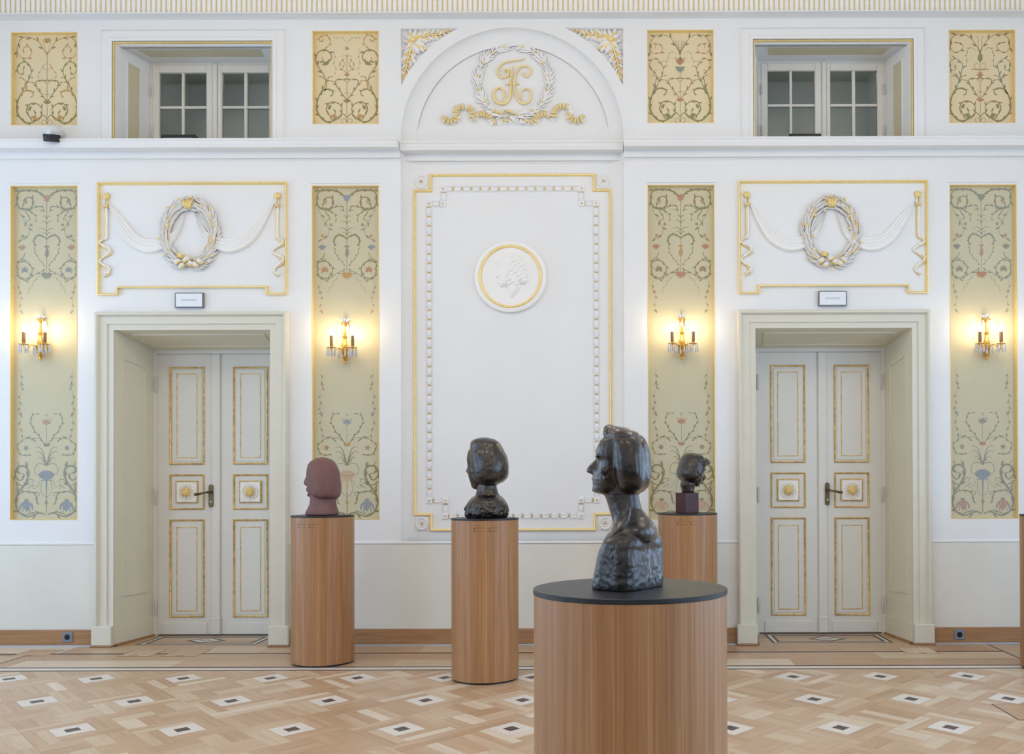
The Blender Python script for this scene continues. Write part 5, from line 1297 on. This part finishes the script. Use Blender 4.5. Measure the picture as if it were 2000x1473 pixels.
for (x0, x1, yt, wi, lb) in ((313, 380, 262, 0, 'black spotlight housing on the sill of the left upper window'), (1543, 1604, 260, 1, 'black spotlight housing on the sill of the right upper window')):
    yy = W + 0.10; f = Fr((x0 + x1) / 2, yt, yy); zb_ = Fr(WINS[wi][0], WINS[wi][1], W).z(WINS[wi][1] + 92)
    e = empty('spotlight', (f.X, yy + 0.1, zb_), lb, 'spotlight', 'black lamps on the window sills')
    m = M(); m.bbox(f.x(x0), f.x(x1), yy, yy + 0.2, zb_ + 0.03, f.z(yt), 0.012); m.obj('housing', MT['blackp'], e)
    for s in (x0 + 8, x1 - 8): 
        m = M(); m.lathe([(0.014, 0), (0.016, 0.004), (0.012, 0.032)], (f.x(s), yy + 0.1, zb_), 12); m.obj('foot', MT['blackp'], e)
    m = M(); m.box(f.x(x0 + 6), f.x(x1 - 6), yy - 0.002, yy + 0.002, zb_ + 0.045, f.z(yt) - 0.03); m.obj('lens', MT['greyp'], e)

# ------------------------------------------------------------------ pedestals
MT['engrave'] = mat('engraved_print', rgb(112, 80, 50), 0.6)
PH = 1.095; RP = 0.228
def pedestal(px, S, lb, text=None):
    y = F / S; x = (px - 1192) / S
    e = empty('pedestal', (x, y, 0), lb, 'pedestal', 'round oak pedestals with black tops')
    m = M(); m.lathe([(RP - 0.010, 0.0), (RP - 0.010, 0.012)], (x, y, 0), 72); m.obj('plinth_ring', MT['blackp'], e, smooth=30)
    m = M(); m.lathe([(RP - 0.004, 0.012), (RP, 0.013), (RP, PH - 0.012), (RP - 0.003, PH - 0.011)], (x, y, 0), 96); m.obj('drum', MT['veneer'], e, smooth=30)
    m = M(); m.lathe([(RP - 0.002, PH - 0.012), (RP + 0.0015, PH - 0.011), (RP + 0.0015, PH - 0.001), (RP, PH), (0, PH)], (x, y, 0), 96); m.obj('top', MT['black'], e, smooth=30)
    if text is not None:                        # faint engraved lines near the rim, too small to read
        for (a0, a1, z0, z1) in ((2, 12, -.044, -.0415), (0, 18, -.060, -.0575), (0, 18, -.084, -.0815), (0, 1.2, -.084, -.0575), (25, 42, -.060, -.0575), (25, 38, -.084, -.0815), (25, 26.2, -.084, -.0575)):
            m = M(); n = 5
            ring = [[((RP + e_) * math.sin(t) + x, -(RP + e_) * math.cos(t) + y, PH + z_) for e_, z_ in ((-0.001, z0), (0.0006, z0), (0.0006, z1), (-0.001, z1))] for t in (math.radians(text + a0 + (a1 - a0) * i / n) for i in range(n + 1))]
            m.rings(ring); m.obj('engraved_line', MT['engrave'], e)
    return x, y
PD1 = pedestal(630.5, 261.5, 'slim oak pedestal carrying the terracotta head, beside the left door', -33)
PD2 = pedestal(947, 285.5, 'oak pedestal carrying the bronze head with round hair, in front of the bay', -11)
PD4 = pedestal(1342.5, 252.5, 'oak pedestal partly hidden behind the foreground bust, near the right door', -24)
PD3 = pedestal(1230, 822, 'large foreground oak pedestal carrying the tall dark bust')
pedestal(2058, 273, 'oak pedestal cut off by the right photo edge')
# ------------------------------------------------------------------ busts
def loft(m, sl, n=40, c=None):
    """sl: list of (z, front x, back x, half width, exponent, egg, y shift); facing -x"""
    rs = []
    for q in sl:
        z, xf, xb, w, ex, egg, ys = (list(q) + [2.2, 0.0, 0.0][len(q) - 4:])[:7]
        cx = (xf + xb) / 2; rx = (xb - xf) / 2; ring = []
        for j in range(n):
            t = 2 * PI * j / n; ct, st = math.cos(t), math.sin(t)
            a = abs(ct) ** (2 / ex) * (1 if ct >= 0 else -1); b = abs(st) ** (2 / ex) * (1 if st >= 0 else -1)
            ring.append((cx - rx * a, ys + w * b * (1 - egg * max(0, a) ** 1.5), z))
        rs.append(ring)
    m.rings(rs)
def dense(sl, n=4):
    """smooth interpolation of the slices"""
    full = [(list(q) + [2.2, 0.0, 0.0][len(q) - 4:])[:7] for q in sl]
    out = []
    for i in range(len(full) - 1):
        p0, p1, p2, p3 = full[max(i - 1, 0)], full[i], full[i + 1], full[min(i + 2, len(full) - 1)]
        for j in range(n):
            t = j / n; r = []
            for k_ in range(7):
                a, b, c, d = p0[k_], p1[k_], p2[k_], p3[k_]
                v = 0.5 * (2 * b + (c - a) * t + (2 * a - 5 * b + 4 * c - d) * t * t + (3 * b - a - 3 * c + d) * t ** 3)
                r.append(v)
            r[0] = p1[0] + (p2[0] - p1[0]) * t; r[3] = max(r[3], 0.5); out.append(r)
    out.append(full[-1]); return out
def bust(name, loc, S, ox, oz, vols, rots, voxel, mt, label, disp, smooth=4, carve=None, sign=1, zmin=None):
    """vols: list of (slices in photo pixels or ('ell', cx, cz, y, rx, ry, rz), rotation index); rots: list of z-rotations in degrees with pivot x"""
    m = M()
    for v, ri in vols:
        t = M()
        if v[0] == 'ell': t.ell((sign * 0 + v[1], v[3], v[2]), (v[4], v[5], v[6]), 20, 14)
        elif v[0] == 'tube': t.tube([(a, b, c_) for a, c_, b in v[1]], v[2], 10)
        else: loft(t, dense(v))
        pv, deg = rots[ri]; a = math.radians(deg); ca, sa = math.cos(a), math.sin(a)
        for p_ in t.v:                                                 # pixels -> local metres
            dx, dy = p_.x - pv, p_.y
            X_, Y_ = pv + dx * ca - dy * sa, dx * sa + dy * ca
            p_.x, p_.y, p_.z = (X_ - ox) / S, Y_ / S, (oz - p_.z) / S
        b = len(m.v); m.v.extend(t.v); m.f.extend(tuple(b + i for i in f_) for f_ in t.f); m.mi.extend(t.mi)
    me0 = m.mesh(name, [mt])
    o = bpy.data.objects.new('tmp', me0); COL.objects.link(o)
    r = o.modifiers.new('r', 'REMESH'); r.mode = 'VOXEL'; r.voxel_size = voxel
    s = o.modifiers.new('s', 'SMOOTH'); s.factor = 0.5; s.iterations = smooth
    me = bpy.data.meshes.new_from_object(o.evaluated_get(bpy.context.evaluated_depsgraph_get()))
    bpy.data.objects.remove(o)
    nr = [v.normal.copy() for v in me.vertices]
    for v, n_ in zip(me.vertices, nr):
        d = disp(v.co, S, ox, oz)
        v.co += n_ * d
        if v.co.z < 0.0: v.co.z = 0.0
    me.materials.clear(); me.materials.append(mt)
    me.polygons.foreach_set('use_smooth', [True] * len(me.polygons)); me.name = name
    return me
fbm = lambda p_, s, o=4: noise.fractal(p_ * s, 1.0, 2.0, o)

# foreground bust: slender neck, draped shoulders, hair swept back
hair = [(826, 1190, 1206, 6), (830, 1187, 1224, 20), (838, 1187, 1245, 36), (850, 1189, 1257, 46), (865, 1194, 1265, 52), (880, 1196, 1269, 55), (900, 1197, 1271, 57), (920, 1199, 1272, 56),
        (935, 1204, 1270, 52), (946, 1211, 1265, 45), (954, 1220, 1256, 34), (958, 1227, 1248, 20)]
tuft = [(823.5, 1184, 1197, 6), (827, 1180, 1202, 14), (835, 1178, 1206, 22), (843, 1178, 1206, 26), (849, 1184, 1205, 24)]
face = [(846, 1182, 1240, 36, 2.3, .1), (854, 1173, 1240, 41, 2.4, .12), (863, 1168, 1240, 43, 2.4, .15), (872, 1164.5, 1240, 44, 2.5, .18), (880, 1163, 1240, 44.5, 2.5, .2), (887, 1164.5, 1238, 44, 2.4, .22), (892, 1167.5, 1236, 43, 2.3, .25),
        (900, 1167, 1232, 42, 2.2, .28), (910, 1163.5, 1230, 41, 2.2, .32), (919, 1158, 1226, 39, 2.2, .36), (925, 1157, 1224, 37, 2.2, .38), (930, 1154.2, 1222, 36, 2.2, .4), (934, 1156.8, 1220, 35, 2.2, .4), (938, 1155.2, 1220, 34, 2.2, .4),
        (943, 1157, 1218, 32, 2.2, .4), (949, 1155, 1216, 29, 2.2, .42), (955, 1157.5, 1213, 25, 2.2, .42), (959, 1166, 1210, 19, 2.2, .4), (962, 1180, 1206, 12)]
nose = [(887, 1165, 1186, 6), (893, 1160, 1186, 7.5), (900, 1153, 1186, 9), (907, 1147, 1186, 11), (912, 1144, 1186, 12.5), (917, 1145, 1186, 12.5), (920.5, 1153, 1186, 10)]
neck = [(930, 1188, 1248, 25), (945, 1183, 1247, 28), (960, 1180.5, 1247, 29), (975, 1185, 1250, 29), (990, 1190, 1254, 30), (1003, 1194, 1260, 31), (1016, 1197, 1264, 31), (1030, 1199, 1262, 28)]
shld = [(978, 1200, 1247, 20), (990, 1196, 1255, 29), (1003, 1198, 1266, 36), (1014, 1198, 1275, 45), (1024, 1196, 1281, 55), (1034, 1193, 1283, 58), (1045, 1190, 1281, 56), (1055, 1190, 1276, 48), (1066, 1194, 1268, 36), (1080, 1202, 1258, 20)]
torso = [(1024, 1206, 1264, 40, 2.4), (1034, 1201, 1272, 58, 2.6), (1045, 1198, 1277, 69, 2.8), (1056, 1195, 1278, 74, 3.1), (1065, 1192, 1276, 74, 3.4), (1073, 1190, 1276, 76, 3.6), (1086, 1187, 1276, 76, 3.8), (1102, 1183, 1276, 76, 3.8), (1118, 1178, 1276, 76, 3.8), (1134, 1175, 1276, 76, 3.8), (1144, 1176, 1275, 75, 3.8)]
vols = [(hair, 0), (tuft, 0), (face, 0), (nose, 0), (neck, 1), (shld, 1), (torso, 2),
        (('ell', 1173, 886, 22, 7, 14, 5), 0), (('ell', 1173, 886, -22, 7, 14, 5), 0),                     # brows
        (('ell', 1187, 915, -42, 8, 5, 8), 0), (('ell', 1190, 928, -38, 4, 4, 4), 0), (('ell', 1187, 915, 42, 8, 5, 8), 0),   # ears under the hair
        (('ell', 1161, 951, 0, 6, 10, 6), 0),
        (('tube', [(1188, 1052, -30), (1198, 1043, -50), (1212, 1033, -58), (1224, 1022, -54), (1232, 1008, -44), (1234, 992, -32), (1231, 978, -27)], [3, 4, 4, 4, 4, 3, 1]), 1)]
def d3(p_, S, ox, oz):
    px, pz = p_.x * S + ox, oz - p_.z * S
    d = 0.0008 * fbm(p_, 22) + 0.0004 * fbm(p_, 80, 3)
    if pz > 1046: d += 0.0005 * fbm(p_, 90, 3) + 0.0005 * noise.noise(Vector((p_.x * 30, p_.y * 30, p_.z * 5)))
    if 824 < pz < 960 and px > 1186: d += 0.0013 * math.sin(p_.y * 90 + p_.x * 50 + 3 * noise.noise(p_ * 18)) * min(1, (px - 1186) / 20)
    d -= 0.0032 * math.exp(-((pz - (850 + 2 * math.sin(px * 0.12))) / 2.2) ** 2) * (1 if 1180 < px < 1244 else 0)      # hair band groove
    d -= 0.0025 * math.exp(-((px - (1248 + (pz - 830) * 0.20)) / 1.8) ** 2) * (1 if 832 < pz < 880 else 0)
    return d
me = bust('bust', None, 822.0, 1230, 1142, vols, [(1215, -12), (1222, -12), (1228, -34)], 0.0026, MT['bronze'], '', d3, 8)
o = link_mesh('bust', me, None, (PD3[0], PD3[1], PH)); 
setp(o, 'tall black bronze bust with slender neck and draped shoulders on the foreground pedestal', 'bust', 'portrait busts on pedestals')

# bronze head with round hair seen from behind
S2 = 285.5
hair2 = [(846, 938, 954, 8), (849.5, 926, 965, 20), (856, 920, 975, 28), (868, 919, 982, 31), (880, 920, 988, 35), (893, 922, 992, 37), (906, 924, 993.5, 38), (918, 926, 992.5, 37), (927, 929, 989, 34), (934, 936, 981, 27), (939, 944, 971, 16)]
face2 = [(862, 920, 960, 20, 2.3, .1), (872, 914, 960, 24, 2.3, .15), (882, 911, 960, 26, 2.3, .2), (890, 909.5, 960, 26, 2.3, .22), (900, 910.5, 958, 25, 2.3, .26), (912, 911, 956, 24, 2.3, .28), (922, 912, 955, 22, 2.3, .3), (932, 914.5, 953, 19, 2.3, .32), (941, 917, 950, 15, 2.3, .32), (947, 922, 945, 9)]
nose2 = [(893, 909, 925, 4), (904, 907, 925, 5.5), (912, 905.5, 925, 6.5), (917, 908, 925, 6)]
neck2 = [(930, 932, 968, 15), (942, 931, 970, 17), (952, 931, 973, 18), (960, 928, 977, 23), (968, 922, 983, 30)]
sh2 = [(957, 932, 974, 20), (963, 923, 981, 29), (969, 917, 986, 35), (977, 913, 989, 39, 2.5), (986, 911, 990, 41, 2.6), (995, 911, 990, 41, 2.6), (1000, 914, 987, 39, 2.6), (1003, 917, 984, 37, 2.6)]
def d2(p_, S, ox, oz):
    pz = oz - p_.z * S
    d = 0.003 * fbm(p_, 14) + 0.0012 * fbm(p_, 45, 3)
    if pz > 972: d += 0.010 * fbm(p_, 38, 4) * min(1, (pz - 972) / 8)
    return d
me = bust('bust', None, S2, 947, 1003, [(hair2, 0), (face2, 0), (nose2, 0), (neck2, 0), (sh2, 1), (('ell', 930, 857, 0, 9, 22, 8), 0), (('ell', 934, 912, -25, 6, 4, 8), 0)], [(950, -22), (950, -20)], 0.0050, MT['bronze2'], '', d2, 3)
o = link_mesh('bust', me, None, (PD2[0], PD2[1], PH)); setp(o, 'dark bronze head with round bobbed hair seen from behind on the middle pedestal', 'bust', 'portrait busts on pedestals')

# terracotta head
S1 = 261.5
hair1 = [(886, 626, 636, 6), (888.5, 617, 643, 16), (894, 610, 650, 26), (903, 606, 656, 31), (914, 606, 660, 34), (926, 608, 662, 35), (938, 610, 663, 35), (950, 612, 663, 35), (958, 614, 662, 33), (963, 620, 660, 30), (966.5, 632, 656, 22)]
face1 = [(893, 607, 640, 19, 2.3, .1), (900, 602.5, 640, 23, 2.3, .15), (910, 600, 640, 25, 2.3, .2), (918, 598.7, 640, 25, 2.3, .22), (924, 600, 638, 25, 2.3, .25), (932, 599.5, 636, 24, 2.3, .3), (940, 599, 634, 23, 2.3, .32), (948, 600, 632, 21, 2.3, .35), (952, 600.5, 632, 20, 2.3, .35), (957, 602.5, 630, 17, 2.3, .35), (962, 606, 628, 12)]
nose1 = [(914, 598, 612, 4), (924, 595.5, 612, 5.5), (934, 591.5, 612, 7), (939, 591.5, 612, 7), (943, 597, 612, 6)]
neck1 = [(955, 607, 654, 18, 2.6), (966, 607, 654.5, 20, 2.6), (978, 606, 655.5, 22, 2.6), (988, 602, 657, 25, 2.8), (994, 599.5, 658, 27, 3), (998.5, 599.5, 658, 27, 3)]
def d1(p_, S, ox, oz): return 0.0022 * fbm(p_, 16) + 0.0008 * fbm(p_, 60, 3)
me = bust('bust', None, S1, 630.5, 999, [(hair1, 0), (face1, 0), (nose1, 0), (neck1, 0), (('ell', 598.5, 947.5, 0, 2.6, 7, 1.7), 0), (('ell', 599.5, 952, 0, 2.4, 6.5, 1.6), 0), (('ell', 603, 959, 0, 4, 7, 4), 0), (('ell', 605, 926, -15, 3, 4, 3), 0)], [(630, -10)], 0.0050, MT['terra'], '', d1, 3)
o = link_mesh('bust', me, None, (PD1[0], PD1[1], PH)); setp(o, 'smooth reddish brown terracotta head with bobbed hair on the left pedestal', 'bust', 'portrait busts on pedestals')

# bowed bronze head on a red stone block; mirrored: it faces right
S4 = 252.5
mr = lambda sl: [(q[0], 2 * 1342 - q[1] if False else q[1]) + tuple(q[2:]) for q in sl]
def R(sl): return [(q[0], q[2], q[1]) + tuple(q[3:]) for q in sl]     # front is the right-hand side
hair4 = R([(880, 1343, 1360, 8), (882.5, 1338, 1368, 18), (887, 1334, 1373, 25), (893, 1331, 1377, 29), (901, 1328, 1380, 32), (910, 1325.5, 1376, 33), (920, 1324, 1372, 33), (927, 1325.5, 1368, 31), (932, 1330, 1362, 27), (937, 1336, 1356, 18)])
fringe4 = R([(889, 1360, 1379, 14), (893, 1362, 1385, 19), (898, 1364, 1387.5, 20), (902, 1366, 1387, 19), (906, 1368, 1382, 15)])
face4 = R([(898, 1350, 1382, 21, 2.3, .15), (905, 1350, 1379, 22, 2.3, .2), (912, 1350, 1377, 22, 2.3, .25), (918, 1350, 1376, 22, 2.3, .28), (926, 1348, 1374, 21, 2.3, .3), (933, 1348, 1372, 19, 2.3, .33), (940, 1349, 1370, 15, 2.3, .35), (945, 1351, 1367.5, 11, 2.3, .3), (947, 1354, 1364, 7)])
nose4 = R([(914, 1362, 1377, 4), (923, 1362, 1379, 5.5), (930, 1362, 1381, 6.5), (934, 1362, 1379, 6), (936, 1362, 1374, 5)])
neck4 = R([(930, 1333, 1358, 14), (937, 1330, 1358, 16), (942, 1328.5, 1357.5, 16), (948, 1330, 1356, 15), (954, 1332, 1355, 14), (957.5, 1332.5, 1354.5, 13)])
def d4(p_, S, ox, oz):
    pz = oz - p_.z * S; px = p_.x * S + ox
    d = 0.0025 * fbm(p_, 18) + 0.0012 * fbm(p_, 50, 3)
    if px > 1358: d += 0.002 * math.sin(p_.z * 120 + 4 * noise.noise(p_ * 22))
    return d
ZB4 = (996.5 - 957.0) / S4
me = bust('bust', None, S4, 1342.5, 957.5, [(hair4, 0), (fringe4, 0), (face4, 0), (nose4, 0), (neck4, 0), (('ell', 1374.5, 913, -9, 3, 7, 2.5), 0), (('ell', 1374.5, 913, 9, 3, 7, 2.5), 0), (('ell', 1371, 939, 0, 3, 6, 2), 0), (('ell', 1360, 925, -20, 5, 4, 7), 0)], [(1345, 22)], 0.0050, MT['bronze'], '', d4, 3)
e = empty('bust', (PD4[0], PD4[1], PH), 'bowed bronze head facing right on a dark red stone block by the right door', 'bust', 'portrait busts on pedestals')
link_mesh('head', me, e, (PD4[0], PD4[1], PH + ZB4))
m = M(); hw = 0.064; m.bbox(-hw, hw, -hw, hw, 0, ZB4, 0.002); a = math.radians(31); ca, sa = math.cos(a), math.sin(a)
for v in m.v: v.x, v.y = v.x * ca - v.y * sa + PD4[0] - 0.002, v.x * sa + v.y * ca + PD4[1]; 
for v in m.v: v.z += PH
m.obj('stone_block', MT['stone'], e)
